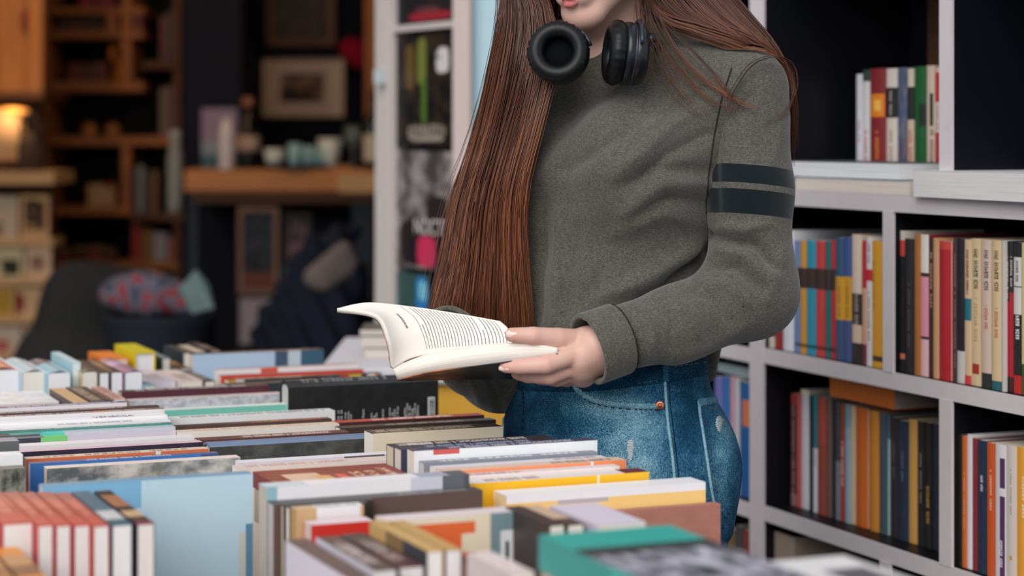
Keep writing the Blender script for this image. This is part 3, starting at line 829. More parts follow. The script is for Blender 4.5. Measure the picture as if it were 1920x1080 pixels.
# --- left row
g = 'books filed spine up in the left row of the table'
ROWL = [
 (-40, 238, 768, .020, 'violet blue lettered book', C((104, 100, 140), tx((226, 220, 230), .2, .95, 40)), C((232, 224, 230)), {}),
 (-38, 299, 778, .016, 'dark lettered book', C((60, 48, 50), tx((200, 180, 170), .1, .8, 40)), C((86, 62, 60)), {}),
 (-36, 309, 784, .018, 'brown and grey book', C([(0, (120, 104, 96)), (.3, (90, 80, 80)), (.6, (170, 70, 50)), (.7, (140, 120, 110))], tx((220, 200, 190), .05, .9, 30)), C((222, 218, 220)), {}),
 (-34, 314, 796, .026, 'white book titled in black', C((240, 236, 238)), C((240, 238, 242)), dict(key='ven')),
 (-32, 320, 806, .026, 'white book with a faint grey title', C((240, 238, 240), tx((120, 110, 116), .4, .8, 30)), C((236, 234, 238)), {}),
 (-30, 322, 812, .012, 'thin green black book', C((40, 84, 84), tx((150, 190, 180), .3, .95, 30)), C((70, 150, 140)), {}),
 (-28, 329, 819, .020, 'silver book with a turquoise patch', C([(0, (60, 60, 64)), (.13, (90, 160, 150)), (.3, (80, 206, 200)), (.41, (190, 196, 206))]), C([(0, (90, 96, 110)), (.28, (80, 206, 200)), (.41, (200, 204, 214))]), {}),
 (-26, 330, 826, .018, 'lavender book with a green patch', C([(0, (120, 116, 130)), (.3, (120, 206, 120)), (.42, (206, 200, 216))]), C([(0, (60, 60, 74)), (.28, (130, 210, 130)), (.42, (214, 206, 220))]), {}),
 (22, 366, 838, .026, 'plain white book with tan page ends', C((240, 232, 234)), C((238, 232, 236)), dict(pages=(196, 166, 140))),
 (38, 380, 848, .018, 'black book with a pink spine', C((226, 190, 204)), C((44, 36, 58)), dict(pages=(196, 166, 130))),
 (50, 391, 861, .020, 'orange book with a cream spine', C((226, 206, 190), tx((150, 120, 100), .1, .9, 12)), C([(0, (220, 112, 66)), (.7, (230, 226, 224)), (.73, (220, 112, 66))]), dict(pages=(206, 170, 140))),
 (57, 410, 870, .016, 'blue book with a violet spine', C((110, 104, 140), tx((226, 220, 230), .3, .75, 22)), C([(0, (60, 120, 196)), (.9, (70, 90, 140))]), dict(pages=(200, 200, 216))),
 (88, 451, 879, .022, 'book with a grey landscape painting', C((238, 222, 214)), C([(0, (60, 70, 76)), (.36, (206, 196, 186)), (.6, (186, 190, 200))], (), .4, (), ((90, 96, 98), (206, 200, 194), 4)), dict(pages=(226, 206, 196))),
]
VEN = None
v = v_of(0, 768) + .02
for (xl, xr, y, T, desc, sp, cv, kw) in ROWL:
    kw = dict(kw); key = kw.pop('key', None); v, T = pack(v, T, xl, y)
    r_ = across(xl, xr, y, v, T, sp, cv, desc + ' in the left row of the book table', g, **kw)
    if key: VEN = (r_, T)
r_, T_ = VEN
text_part('VENECIJA', Matrix.Translation((T_ * .5, -.0002, .150)) @ Matrix(((0, -1, 0, 0), (0, 0, -1, 0), (1, 0, 0, 0), (0, 0, 0, 1))), .02, M((90, 80, 86), .7), r_, .055)
across(80, 474, 913, v_of(80, 913) , .022, C((120, 160, 190)), C((190, 220, 236), (), .4, [(0, .46, 0, .16, (126, 184, 222)), (.93, .965, .35, 1, (206, 206, 200)), (.965, 1, .3, 1, (90, 140, 170))]), 'big pale blue book facing the viewer in the left row', g, pages=(206, 196, 200))
column(v_of(-10, 832) + .02, [
 (-140, 36, 836, .034, 'grey book at the far left', C((150, 160, 170)), C((96, 98, 100)), {}),
 (-130, 43, 862, .030, 'blank white book at the far left', C((240, 240, 244)), C((240, 240, 244)), dict(gap=.03)),
 (-125, 48, 888, .026, 'charcoal book at the far left', C((110, 110, 104)), C((64, 66, 62), (), .4, (), ((44, 46, 46), (150, 150, 140), 5)), dict(gap=.02)),
], 'of the book table', 'books at the far left of the table')
# --- right row
g = 'books filed spine up in the right row of the table'
vr = v_of(545, 726, .93) + .05
blk = across(541, 822, 727, vr - .05, .046, C((26, 26, 30), tx((110, 110, 114), .1, .7, 14), .35), C((20, 21, 26), (), .38), 'thick black hardcover with a barcode on the table beside the reader', g, hard=True, rnd=.2, pages=(190, 190, 186))
# back cover lettering and barcode of the black book
bw = M((214, 216, 220), .6, .2, 0, .03); T_ = .046
bl = (Vector((blk.children[0].data.vertices[-1].co)) - Vector((0, 0, 0))).z
def on_front(du, dv): return Matrix.Translation((T_ + .0003, dv, du))
LIN = [(.295, .040, .018), (.325, .030, .04), (.345, .03, .036), (.372, .034, .032), (.392, .03, .05), (.408, .034, .05),
       (.455, .050, .03), (.470, .046, .032), (.492, .03, .036), (.545, .034, .046), (.562, .04, .038), (.578, .034, .05), (.622, .030, .044),
       (.668, .028, .046), (.686, .034, .05), (.702, .03, .05), (.722, .026, .05), (.770, .03, .044), (.786, .022, .05), (.802, .026, .05), (.82, .03, .05), (.838, .022, .05), (.858, .026, .046)]
WORDS = ['Snaga i', 'mir je u', 'prica o', 'vodi me', 'roman o zivotu', 'cita se lako', 'knjiga', 'svijeta', 'Ivana Peric', 'jedno posve novo', 'pismo nama', 'Ivan iz Mola', 'Lidija Bosnic', 'Obvezno stivo', 'svima. Moze se', 'preporuciti', 'Gordana Kos', 'nas na jedan', 'divan, tih i mio', 'nacin vodi do', 'mora svojeg', 'grada i mora', 'Ana Bilic']
for (fu, dv, L), w_ in zip(LIN, WORDS):
    # text runs up the cover (toward the spine)
    Mx = on_front(fu * bl, dv + L) @ Matrix(((0, 0, 1, 0), (-1, 0, 0, 0), (0, -1, 0, 0), (0, 0, 0, 1)))
    text_part(w_, Mx, .0050, bw, blk, L * .8)
MB().box((T_, .024, bl * .945 - .004), (T_ + .0004, .072, bl * .945 + .007)).build('barcode_label', M((214, 218, 222), .6), blk).matrix_parent_inverse = Matrix.Identity(4)
bc = MB()
y_ = .026
while y_ < .066:
    w_ = random.choice((.0006, .001, .0016)); bc.box((T_ + .0004, y_, bl * .945 - .002), (T_ + .0006, y_ + w_, bl * .945 + .006)); y_ += w_ + random.choice((.0007, .0012))
bc.build('barcode', M((20, 20, 24), .7), blk).matrix_parent_inverse = Matrix.Identity(4)
vR = vr - .05 - .155
rows = [
 (632, 908, 793, .024, 'red book with white lettering', C((186, 58, 44), tx((236, 214, 206), .25, .8, 16)), C((70, 36, 38), tx((214, 180, 160), .1, .6, 24)), {}),
 (638, 930, 803, .022, 'dark umber book', C((60, 46, 44), tx((190, 170, 150), .3, .8, 22)), C((66, 50, 46)), {}),
 (700, 943, 813, .036, 'cream covered book with a brown spine', C((86, 68, 58), tx((206, 186, 160), .05, .8, 24)), C((226, 212, 188), (), .7), dict(gap=.006)),
 (738, 1036, 838, .026, 'black spined lettered book', C((48, 36, 42), tx((220, 206, 200), .05, .85, 30)), C((44, 34, 40)), dict(pages=(206, 190, 170))),
 (752, 1012, 843, .024, 'navy lettered book', C((40, 44, 66), tx((170, 180, 206), .2, .95, 30)), C((40, 46, 70)), dict(pages=(214, 204, 196))),
 (777, 1120, 846, .024, 'bright white book with a red corner mark', C((70, 66, 90), tx((200, 196, 214), .2, .9, 26)), C([(0, (240, 240, 244)), (.1, (240, 242, 246)), (.98, (236, 238, 244))], (), .4, [(.1, .24, 0, .03, (214, 90, 84)), (.36, .58, .17, .26, (150, 200, 214)), (.65, .98, .15, .28, (206, 160, 100))]), dict(pages=(226, 216, 206))),
 (795, 1121, 868, .016, 'steel grey book', C((120, 124, 136), tx((220, 220, 226), .1, .9, 12)), C((130, 134, 146)), dict(pages=(206, 200, 200))),
 (816, 1138, 878, .018, 'pale lilac book', C((222, 216, 226), tx((120, 100, 110), .7, .95, 12)), C((226, 220, 228)), {}),
 (832, 1174, 884, .024, 'salmon orange book with a white line', C((226, 190, 170), tx((90, 70, 70), .6, .95, 14)), C([(0, (240, 150, 104)), (.80, (244, 232, 226)), (.815, (238, 140, 86))], ()), {}),
 (858, 1162, 894, .018, 'pinkish white book', C((232, 218, 220), tx((90, 70, 80), .05, .4, 16)), C((236, 224, 224)), {}),
 (882, 1217, 907, .030, 'bright yellow book', C([(0, (236, 226, 224)), (.86, (110, 36, 50))], tx((120, 90, 90), .1, .4, 12)), C([(0, (244, 186, 10)), (.70, (248, 236, 210)), (.712, (242, 186, 24))]), dict(pages=(226, 206, 150))),
 (950, 1323, 930, .038, 'pale orange book with a white top', C((240, 238, 242)), C((250, 208, 130), (), .45, [(0, 1, 0, .055, (242, 240, 246)), (.25, .5, .055, .085, (190, 180, 186))]), dict(gap=.004, pages=(240, 214, 170))),
]
v = vR
RB = None
for (xl, xr, y, T, desc, sp, cv, kw) in rows:
    kw = dict(kw); v -= kw.pop('gap', 0); v, T = pack(v, T, xl, y, .903 if y < 810 else (.920 if y < 830 else (.932 if y < 860 else .903)))
    r_ = across(xl, xr, y, v, T, sp, cv, desc + ' in the right row of the book table', g, **kw)
    if desc.startswith('red book'): text_part('SMRT U BUZUKASTIJU', Matrix.Translation((T * .5, -.0002, .085)) @ Matrix(((0, -1, 0, 0), (0, 0, -1, 0), (1, 0, 0, 0), (0, 0, 0, 1))), .016, M((240, 226, 220), .6), r_, .085)
    if desc.startswith('black spined'): text_part('BETO', Matrix.Translation((T * .5, -.0002, .022)) @ Matrix(((0, -1, 0, 0), (0, 0, -1, 0), (1, 0, 0, 0), (0, 0, 0, 1))), .016, M((236, 226, 220), .6), r_, .03)
# wooden divider of the stall at the front right
v -= .02
k = (968 - 960.0) / FPX; Yd = v / (k * Vd.x + Vd.y); k2 = (1352 - 960.0) / FPX; Yr = v / (k2 * Vd.x + Vd.y)
pa = Vector((k * Yd, Yd, 0)); pb_ = Vector((k2 * Yr, Yr, 0)); zt = proj_z(1352, 944, Yr)
o = MB().box((-.02, 0, TZ + .001), ((pb_ - pa).length, .014, zt), frame(pa, U, Vd, Zv)).build('wooden_divider', wood((176, 118, 104), .8, (4, 30, 30)), bevel=.001)
tag(o, 'reddish brown wooden divider board behind the teal book on the table', 'board')
DIVV = v

# --- books filed front to back: spine up, page ends toward the viewer
def along(x0, x1, y, L, spine, cover, label, group, z=.925, skew=0.0, D=None, **kw):
    p0 = on_z(x0, y, z); k2 = (x1 - 960.0) / FPX
    # width along U until column x1
    s_ = (k2 * p0.y - p0.x) / (U.x - k2 * U.y)
    T = max(.006, s_ - .0006)
    R = Matrix.Rotation(skew, 3, 'Z')
    ez = R @ Vd; ex = R @ U
    return book_obj(frame(p0, ex, -Zv, ez), T, (D or (z - TZ - .0006)), L, spine, cover, kw.pop('back', cover), label=label, group=group, **kw)
g = 'coral red books of one series at the front left'
names = ['leftmost', 'second', 'third', 'fourth', 'rightmost']
RS = C([(0, (200, 84, 78)), (.25, (182, 74, 68)), (.5, (196, 102, 92)), (.75, (178, 104, 98))], [(.3, .8, .3, .7, (226, 150, 130), 9)])
for (x0, x1, y), nm in zip([(5, 63, 983), (71, 101, 986), (105, 134, 986), (139, 170, 986), (175, 206, 987)], names):
    along(x0, x1, y, .205, RS, C((196, 70, 66)), nm + ' coral red book of the series at the front left', g, pages=(238, 234, 232))
along(210, 249, 985, .205, C([(0, (50, 96, 116)), (.15, (206, 206, 206)), (.4, (70, 110, 130))]), C((40, 70, 96)), 'teal blue spined book beside the coral red series', 'books at the front left', pages=(240, 236, 236))
along(257, 291, 983, .205, C([(0, (120, 50, 60)), (.1, (40, 36, 38)), (.2, (206, 170, 130)), (.38, (36, 34, 38)), (.5, (170, 110, 80)), (.85, (30, 30, 36))], (), .4), C((60, 44, 60)), 'black spined book beside the coral red series', 'books at the front left', pages=(236, 226, 224))
for i, (x0, x1, y, c1, c2, nm) in enumerate([(-62, -10, 1108, (206, 150, 60), (120, 80, 50), 'dark brown'), (-4, 50, 1112, (236, 150, 50), (150, 96, 60), 'orange and tan'), (54, 108, 1106, (226, 140, 50), (130, 84, 56), 'orange and brown')]):
    along(x0, x1, y, .2, C([(0, c1), (.3, c2), (.55, (190, 140, 90)), (.8, c1)]), C(c2), nm + ' spined book in the bottom left corner', 'books in the bottom left corner', z=.905, pages=(200, 190, 180))
# slanted books at the bottom centre
along(700, 745, 1070, .17, C((86, 62, 62), tx((206, 196, 196), .2, .8, 9)), C((110, 96, 96)), 'taupe book with a lettered dark spine at the bottom centre', 'books at the bottom centre', z=.915, pages=(226, 222, 222), back=C((224, 218, 232), (), .4, [(.25, .36, .35, .9, (190, 40, 46))]))
along(748, 796, 1064, .17, C([(0, (90, 50, 52)), (.5, (60, 48, 50))], tx((190, 170, 170), .2, .8, 9)), C((80, 64, 64)), 'brown black book beside the tan books', 'books at the bottom centre', z=.912, pages=(230, 226, 226))
along(800, 832, 1034, .16, C((206, 164, 100), ()), C((190, 150, 90)), 'left tan spined book at the bottom centre', 'books at the bottom centre', z=.925, pages=(238, 234, 232), back=C([(0, (40, 46, 56)), (.4, (130, 100, 60)), (.7, (196, 156, 96))]))
along(835, 867, 1032, .155, C((200, 156, 90)), C((100, 60, 56)), 'right tan spined book at the bottom centre', 'books at the bottom centre', z=.925, pages=(238, 234, 236))
along(877, 905, 1062, .13, C((96, 60, 58)), C((110, 70, 66)), 'dark reddish book right of the tan books', 'books at the bottom centre', z=.912, pages=(206, 176, 160))
# white cover with the red mark, leaning at the left of the slanted books
along(652, 697, 1085, .19, C((90, 70, 72)), C((120, 104, 110)), 'pale lilac covered book with a red mark at the bottom centre', 'books at the bottom centre', z=.915, pages=(226, 222, 226), back=C((222, 216, 230), (), .4, [(.40, .50, .12, .9, (190, 40, 46))]))
# lavender book and dark slot behind the teal book
along(1030, 1060, 985, .11, C((60, 44, 44), ()), C((50, 36, 38)), 'dark book behind the teal book', 'books behind the teal book', z=.925)
along(1064, 1096, 984, .11, C([(0, (80, 56, 50)), (.3, (206, 176, 150))]), C((60, 40, 40)), 'dark book with a cream stripe behind the teal book', 'books behind the teal book', z=.925)
along(1120, 1212, 985, .115, C((218, 208, 222)), C((206, 196, 214)), 'pale lavender book behind the teal book', 'books behind the teal book', z=.925)
g = 'books lying flat at the near right'
teal = C([(0, (46, 168, 158)), (.30, (50, 56, 56)), (.5, (128, 126, 136))], [(.2, .34, .12, .95, (206, 206, 190), 3)], .4, (), None)
t = NT('teal_print'); uv = t.n('ShaderNodeTexCoord').outputs['UV']; sp = t.n('ShaderNodeSeparateXYZ'); t.l(uv, sp.inputs[0])
nz = t.noise(uv, 7, 4, .6)
pic = t.ramp(nz, [(.36, lin((40, 40, 46))), (.5, lin((130, 128, 140))), (.62, lin((206, 202, 212)))])
uu = t.math('SUBTRACT', 1.0, sp.outputs[0]) 
col = t.mix(t.math('GREATER_THAN', uu, .24), lin((52, 166, 156)), lin((52, 56, 54)))
col = t.mix(t.math('GREATER_THAN', uu, .34), col, pic)
teal_top = t.fin(col, .4, .35)
r_ = flat_book(1010, 1003, .957, .125, .29, .030, teal_top, C([(0, (56, 176, 164)), (.5, (50, 150, 144))], ()), 'large teal book with a grey photo cover lying flat on the table', g, hard=False)
stack_under(1010, 1003, .957, .030, .125, .29, 0, 'large teal book')
flat_book(1384, 1058, .945, .10, .24, .02, C((226, 222, 222), (), .4, [(.2, .8, .5, .9, (90, 86, 96))]), C((226, 222, 226)), 'white book with a dark print lying flat at the bottom right', g)
stack_under(1384, 1058, .945, .02, .10, .24, 0, 'white dark printed book')
along(956, 1003, 1076, .10, C((226, 206, 206), (), .5, (), ((214, 190, 190), (236, 226, 224), 5)), C((206, 190, 190)), 'wide pale pink spined book left of the teal book', g)

# --- far groups
g = 'books filed front to back at the far left of the table'
def L2(*a, **k): return along(*a, **k)
PB = (238, 238, 244)
fl = 'at the far left of the table'
along(-30, 39, 698, .20, C([(0, (226, 150, 130)), (.4, (220, 90, 60)), (.7, (190, 110, 100))], tx((240, 190, 120), .2, .8, 6)), C((206, 170, 190)), 'thick orange red spined book ' + fl, g, pages=PB, rnd=.12)
along(42, 86, 700, .19, C((190, 206, 214)), C((170, 190, 206)), 'pale blue spined book with cream pages ' + fl, g, pages=(236, 228, 220), rnd=.15)
along(89, 133, 702, .19, C([(0, (150, 190, 206)), (.6, (120, 110, 116))]), C((140, 186, 206)), 'sky blue spined book ' + fl, g, pages=PB, rnd=.15)
along(135, 152, 680, .18, C((200, 220, 228)), C((170, 206, 216)), 'narrow raised ice blue book ' + fl, g, z=.938, pages=(226, 236, 240))
along(154, 183, 699, .20, C((110, 92, 84)), C((214, 190, 150)), 'brown spined book with rounded cream pages ' + fl, g, pages=(232, 226, 222), rnd=.15)
along(186, 205, 699, .20, C((80, 62, 56)), C((40, 60, 66)), 'narrow dark brown spined book ' + fl, g, pages=PB)
along(208, 231, 699, .20, C([(0, (60, 46, 44)), (.4, (130, 96, 66)), (.8, (60, 44, 44))]), C((40, 40, 48)), 'black brown spined book with gold print ' + fl, g, pages=PB, rnd=.1)
along(234, 268, 699, .20, C([(0, (150, 110, 140)), (.5, (190, 160, 190)), (.8, (150, 110, 120))]), C((150, 120, 160)), 'mauve spined book ' + fl, g, pages=PB, rnd=.1)
g = 'books filed front to back at the far middle of the table'; fm = 'at the far middle of the table'
along(271, 330, 715, .17, C((214, 200, 204), tx((120, 110, 120), .1, .6, 8)), C((214, 206, 222)), 'wide pale lavender spined book ' + fm, g, z=.902, pages=(222, 216, 230))
along(338, 380, 715, .17, C((226, 204, 196), tx((110, 96, 100), .1, .6, 8)), C((222, 206, 206)), 'wide pale pink spined book ' + fm, g, z=.902)
along(252, 292, 661, .16, C((216, 196, 30)), C((220, 196, 20)), 'raised bright yellow book ' + fm, g, z=.927, pages=(236, 234, 240), hard=True)
along(196, 240, 674, .14, C((236, 130, 50)), C((226, 120, 40)), 'orange spined book beside the yellow book ' + fm, g, z=.918, pages=(226, 200, 180))
along(338, 358, 691, .20, C([(0, (90, 50, 46)), (.4, (190, 140, 40)), (.6, (70, 54, 50))]), C((70, 50, 46)), 'narrow brown spined book with a gold patch ' + fm, g, z=.902, pages=(226, 230, 236))
along(304, 320, 672, .19, C([(0, (90, 110, 116)), (.5, (50, 90, 96))], tx((190, 206, 206), .1, .9, 9)), C((60, 86, 92)), 'grey green spined book ' + fm, g, z=.913, pages=(226, 220, 216))
along(384, 404, 715, .17, C((66, 56, 54), tx((170, 150, 140), .2, .8, 7)), C((60, 50, 50)), 'dark lettered book beside the pale pink book ' + fm, g, z=.902)
g = 'books filed front to back behind the light blue book'; fb = 'behind the light blue book'
along(344, 362, 662, .15, C((56, 52, 58)), C((50, 60, 70)), 'charcoal spined book ' + fb, g, z=.912)
along(366, 386, 660, .13, C((206, 190, 166)), C((150, 130, 110)), 'cream spined book ' + fb, g, z=.914)
along(396, 414, 658, .17, C([(0, (60, 46, 44)), (.4, (150, 130, 120)), (.6, (56, 44, 44))]), C((50, 38, 40)), 'dark brown spined book ' + fb, g, z=.915)
g = 'small dark books filed front to back at the left'; sl = 'behind the left row'
along(138, 168, 756, .19, C((206, 170, 126)), C((70, 40, 40)), 'tan spined book ' + sl, g, z=.914)
along(170, 200, 753, .19, C((90, 78, 74), tx((190, 160, 140), .1, .9, 7)), C((60, 50, 50)), 'grey brown spined book ' + sl, g, z=.914)
along(202, 211, 752, .19, C((50, 48, 44), tx((150, 110, 80), .1, .9, 7)), C((40, 50, 40)), 'black green spined book ' + sl, g, z=.914)
along(213, 236, 748, .16, C((206, 160, 150), tx((150, 90, 80), .1, .9, 7)), C((190, 140, 130)), 'dusty pink spined book ' + sl, g, z=.914)
along(270, 292, 724, .045, C((120, 160, 180)), C((110, 150, 170)), 'short blue grey spined book ' + sl, g, z=.905)
r_ = flat_book(-60, 738, .905, .11, .15, .02, C((232, 230, 236), (), .4, (), ((214, 220, 226), (240, 238, 240), 4)), C((206, 206, 214)), 'white book lying flat at the left behind the violet lettered book', 'books behind the left row')
if 0:
    for q in ZLOG: print('Z', q)
# ------------------------------------------------------------------ the reader
PY = 2.85
def W(px, py, dy=0.0): return np.array(at(px, py, PY + dy))
def wz(py): return CZ - (py - HOR) * PY / FPX
def wx(px): return (px - 960) / FPX * PY
person = empty('person', (wx(1150), PY, 0), 'person in a grey green sweater and blue jeans reading an open book', 'person')
R40, R60 = math.radians(42), math.radians(60)

# key joints
SH_L = W(1398, 168, -.085); EL_L = W(1410, 548, -.115); WR_L = W(1118, 650, -.205)
SH_R = W(1010, 185, .12); EL_R = W(938, 690, .05); WR_R = W(838, 640, -.06)

# ---- sweater body
sw = Field(.005)
rows = [  # py, cx, dy, a, b, angle
 (62, 1150, .030, .058, .060, R40), (85, 1158, .030, .085, .070, R40), (115, 1180, .025, .130, .085, R40), (160, 1190, .02, .158, .098, R40),
 (230, 1188, .01, .168, .112, R40), (320, 1166, .0, .168, .126, R40), (400, 1148, .0, .160, .124, math.radians(45)), (500, 1132, .0, .150, .120, math.radians(50)),
 (590, 1134, 0, .150, .120, math.radians(55)), (630, 1142, 0, .147, .117, R60), (656, 1148, 0, .140, .110, R60)]
sw_loft = loft([(wz(r[0]), wx(r[1]), PY + r[2], r[3], r[4], r[5]) for r in rows])
sw.add(sw_loft, 0)
sw.add(capsule(W(1240, 95, -.0), SH_L + np.array([-.012, 0, .0]), .05, .056), .05)
sw.add(capsule(W(1090, 105, .07), SH_R, .05, .052), .05)
Fv = np.array([-math.sin(R40), -math.cos(R40), 0]); Lv = np.array([math.cos(R40), -math.sin(R40), 0])
ctr = W(1180, 305, 0)
for s_ in (1, -1):
    sw.add(ellipsoid(ctr + Fv * .095 + Lv * .072 * s_, (.066, .066, .07)), .06)
# sweater back hem falling over the waistband
sw.add(capsule(W(1300, 560, .03), W(1325, 698, .07), .045, .015), .03)
Vs, Qs = sw.mesh(2)
SF = [  # folds: polyline, width px, depth mm
 ([(1100, 190), (1030, 240), (990, 300)], 16, -4), ([(1180, 180), (1080, 260), (1010, 330)], 18, 4), ([(1240, 190), (1150, 260), (1060, 320)], 14, -5),
 ([(1290, 215), (1230, 260), (1150, 330)], 14, 4), ([(1330, 250), (1250, 290), (1190, 345)], 13, -5), ([(1325, 320), (1240, 315), (1170, 350)], 14, -4),
 ([(1325, 345), (1240, 345), (1170, 400)], 16, 4), ([(1325, 380), (1255, 372), (1200, 400)], 12, -4), ([(1320, 420), (1240, 400), (1150, 440)], 18, 3),
 ([(1330, 470), (1250, 540), (1165, 590)], 14, -7), ([(1335, 500), (1290, 560), (1200, 620)], 14, 6), ([(1300, 470), (1200, 530), (1120, 560)], 18, 5),
 ([(1050, 390), (1045, 480), (1040, 600)], 11, 3.5), ([(1020, 380), (1018, 480), (1008, 610)], 11, -3.5), ([(1085, 430), (1072, 520), (1065, 590)], 13, -3), ([(990, 420), (990, 600)], 12, 3),
 ([(1300, 560), (1320, 620), (1330, 690)], 10, -5), ([(1280, 600), (1300, 650)], 9, 4), ([(1150, 600), (1110, 640), (1060, 690)], 16, 4), ([(1130, 500), (1110, 560)], 14, -2.5),
 ([(1260, 150), (1200, 200), (1140, 230)], 15, -3), ([(1330, 160), (1290, 190), (1230, 220)], 14, -3),
]
SF = [(l_, w_ * .85, d_ * 1.9) for l_, w_, d_ in SF]
Vs = folds(Vs, Qs, SF)
# broad irregular drape
Vs = Vs + vnormals(Vs, Qs) * (.0022 * np.sin(Vs[:, 2] * 62 + Vs[:, 0] * 40) * np.sin(Vs[:, 0] * 55 - Vs[:, 2] * 30 + 1.0))[:, None]

t = NT('heather_jersey')
vec = t.coord('Object', (260, 260, 900)); n1 = t.noise(vec, 1.0, 3, .6); n2 = t.noise(t.coord('Object', (1500, 1500, 2600)), 1.0, 1)
mixn = t.math('ADD', t.math('MULTIPLY', n1, .45), t.math('MULTIPLY', n2, .55))
jersey = t.ramp(mixn, [(.36, lin((52, 51, 48))), (.5, lin((80, 78, 73))), (.64, lin((116, 112, 104)))])
att = t.n('ShaderNodeAttribute', attribute_name='arm'); a_ = att.outputs['Fac']
st = t.math('MAXIMUM', t.between(a_, .392, .482), t.between(a_, .512, .630))
col = t.mix(st, jersey, lin((16, 26, 32)))
t.bump(mixn, .12, .0005)
t.b.inputs['Sheen Weight'].default_value = .25; t.b.inputs['Sheen Roughness'].default_value = .5
sweater_m = t.fin(col, .92, .12)
me = np_mesh('sweater', Vs, Qs); vattr(me, 'arm', np.full(len(Vs), -1.0))
sweater = link('sweater', me, sweater_m, person, True)
sweater['label'] = 'grey green heather sweater'

# ---- sleeves
def sleeve(sh, el, wr, name, fold, stripes, drop=0.0):
    f = Field(.004)
    sh, el, wr = map(np.array, (sh, el, wr))
    m1 = sh * .5 + el * .5; m2 = el * .5 + wr * .5
    f.add(capsule(sh, m1, .056, .0545), 0)
    f.add(capsule(m1, el, .0545, .053), .02)
    f.add(capsule(el, m2 + np.array([0, 0, -.006]), .053, .045), .035)
    f.add(capsule(m2 + np.array([0, 0, -.006]), wr + (el - wr) * .16, .045, .041), .02)
    Vv, Qv = f.mesh(2)
    Vv = folds(Vv, Qv, [(l_, w_ * .8, d_ * 1.35) for l_, w_, d_ in fold])
    me = np_mesh(name, Vv, Qv)
    d = el - sh; tt = ((Vv - sh) @ d) / (d @ d)
    fd = ((Vv - el) @ (wr - el)) / ((wr - el) @ (wr - el))
    # stripes dip slightly toward the outside of the arm
    P = to_px(Vv)
    vattr(me, 'arm', np.where(stripes & (fd < .2), tt - .00027 * (P[:, 0] - 1400), -1.0))
    o = link(name, me, sweater_m, sweater, True)
    # cuff
    ax = (wr - el) / np.linalg.norm(wr - el)
    c = Field(.0022); c0 = wr - ax * .030; c1 = wr + ax * .012
    c.add(capsule(c0, c1, .0455, .046), 0)
    def cut(x, y, z, p=np.array(c1), n=np.array(ax)): return (x - p[0]) * n[0] + (y - p[1]) * n[1] + (z - p[2]) * n[2]
    def cut2(x, y, z, p=np.array(c0), n=np.array(ax)): return -((x - p[0]) * n[0] + (y - p[1]) * n[1] + (z - p[2]) * n[2]) - .004
    def hole(x, y, z, g=capsule(c0 + ax * .02, c1 + ax * .1, .0395, .040)[0]): return -g(x, y, z)
    c.p.append(((lambda x, y, z: -cut(x, y, z), None, None), 0, 'i')); c.p.append(((lambda x, y, z: -cut2(x, y, z), None, None), 0, 'i')); c.p.append(((lambda x, y, z: -hole(x, y, z), None, None), .004, 'i'))
    return o, c, (Vv, Qv)
# intersection support: 'i' keeps max(f, -d)
def _mesh_cut(c):
    base = [p for p in c.p if p[2] == 'u']; cuts = [p for p in c.p if p[2] == 'i']
    g = Field(c.h)
    for p in base: g.p.append(p)
    prim0 = g.p[0][0]
    def fn(x, y, z):
        f = prim0[0](x, y, z)
        for p in cuts: f = np.maximum(f, -p[0][0](x, y, z))
        return f
    g.p = [((fn, prim0[1], prim0[2]), 0, 'u')]
    return g.mesh(1)
LF = [
 ([(1328, 440), (1370, 452), (1420, 458), (1460, 505)], 11, -11), ([(1345, 470), (1395, 478), (1440, 520)], 11, 6), ([(1335, 498), (1385, 500), (1430, 545)], 10, -9),
 ([(1320, 530), (1365, 535), (1400, 570)], 11, 5), ([(1300, 545), (1340, 560), (1365, 600)], 11, -5), ([(1265, 560), (1300, 590), (1310, 630)], 10, 4),
 ([(1240, 570), (1262, 600), (1260, 650)], 9, -4), ([(1205, 580), (1225, 620), (1220, 670)], 9, 4), ([(1180, 590), (1196, 640), (1190, 690)], 8, -3),
 ([(1470, 220), (1450, 300)], 14, 3), ([(1345, 200), (1340, 300), (1345, 420)], 12, -3), ([(1420, 130), (1380, 180), (1360, 260)], 16, -3),
 ([(1440, 420), (1400, 430), (1350, 425)], 10, 5), ([(1470, 470), (1440, 560)], 16, 4), ([(1400, 610), (1330, 650), (1260, 675)], 16, 4),
]
sl_o, cuffL, slL = sleeve(SH_L, EL_L, WR_L, 'sleeve', LF, True)
sr_o, cuffR, slR = sleeve(SH_R, EL_R, WR_R, 'sleeve', [([(900, 700), (930, 740), (940, 770)], 10, -4), ([(880, 700), (900, 750)], 10, 4)], False)
for c in (cuffL, cuffR):
    Vc, Qc = _mesh_cut(c)
    me = np_mesh('cuff', Vc, Qc); vattr(me, 'arm', np.full(len(Vc), -1.0)); link('cuff', me, sweater_m, sweater, True)
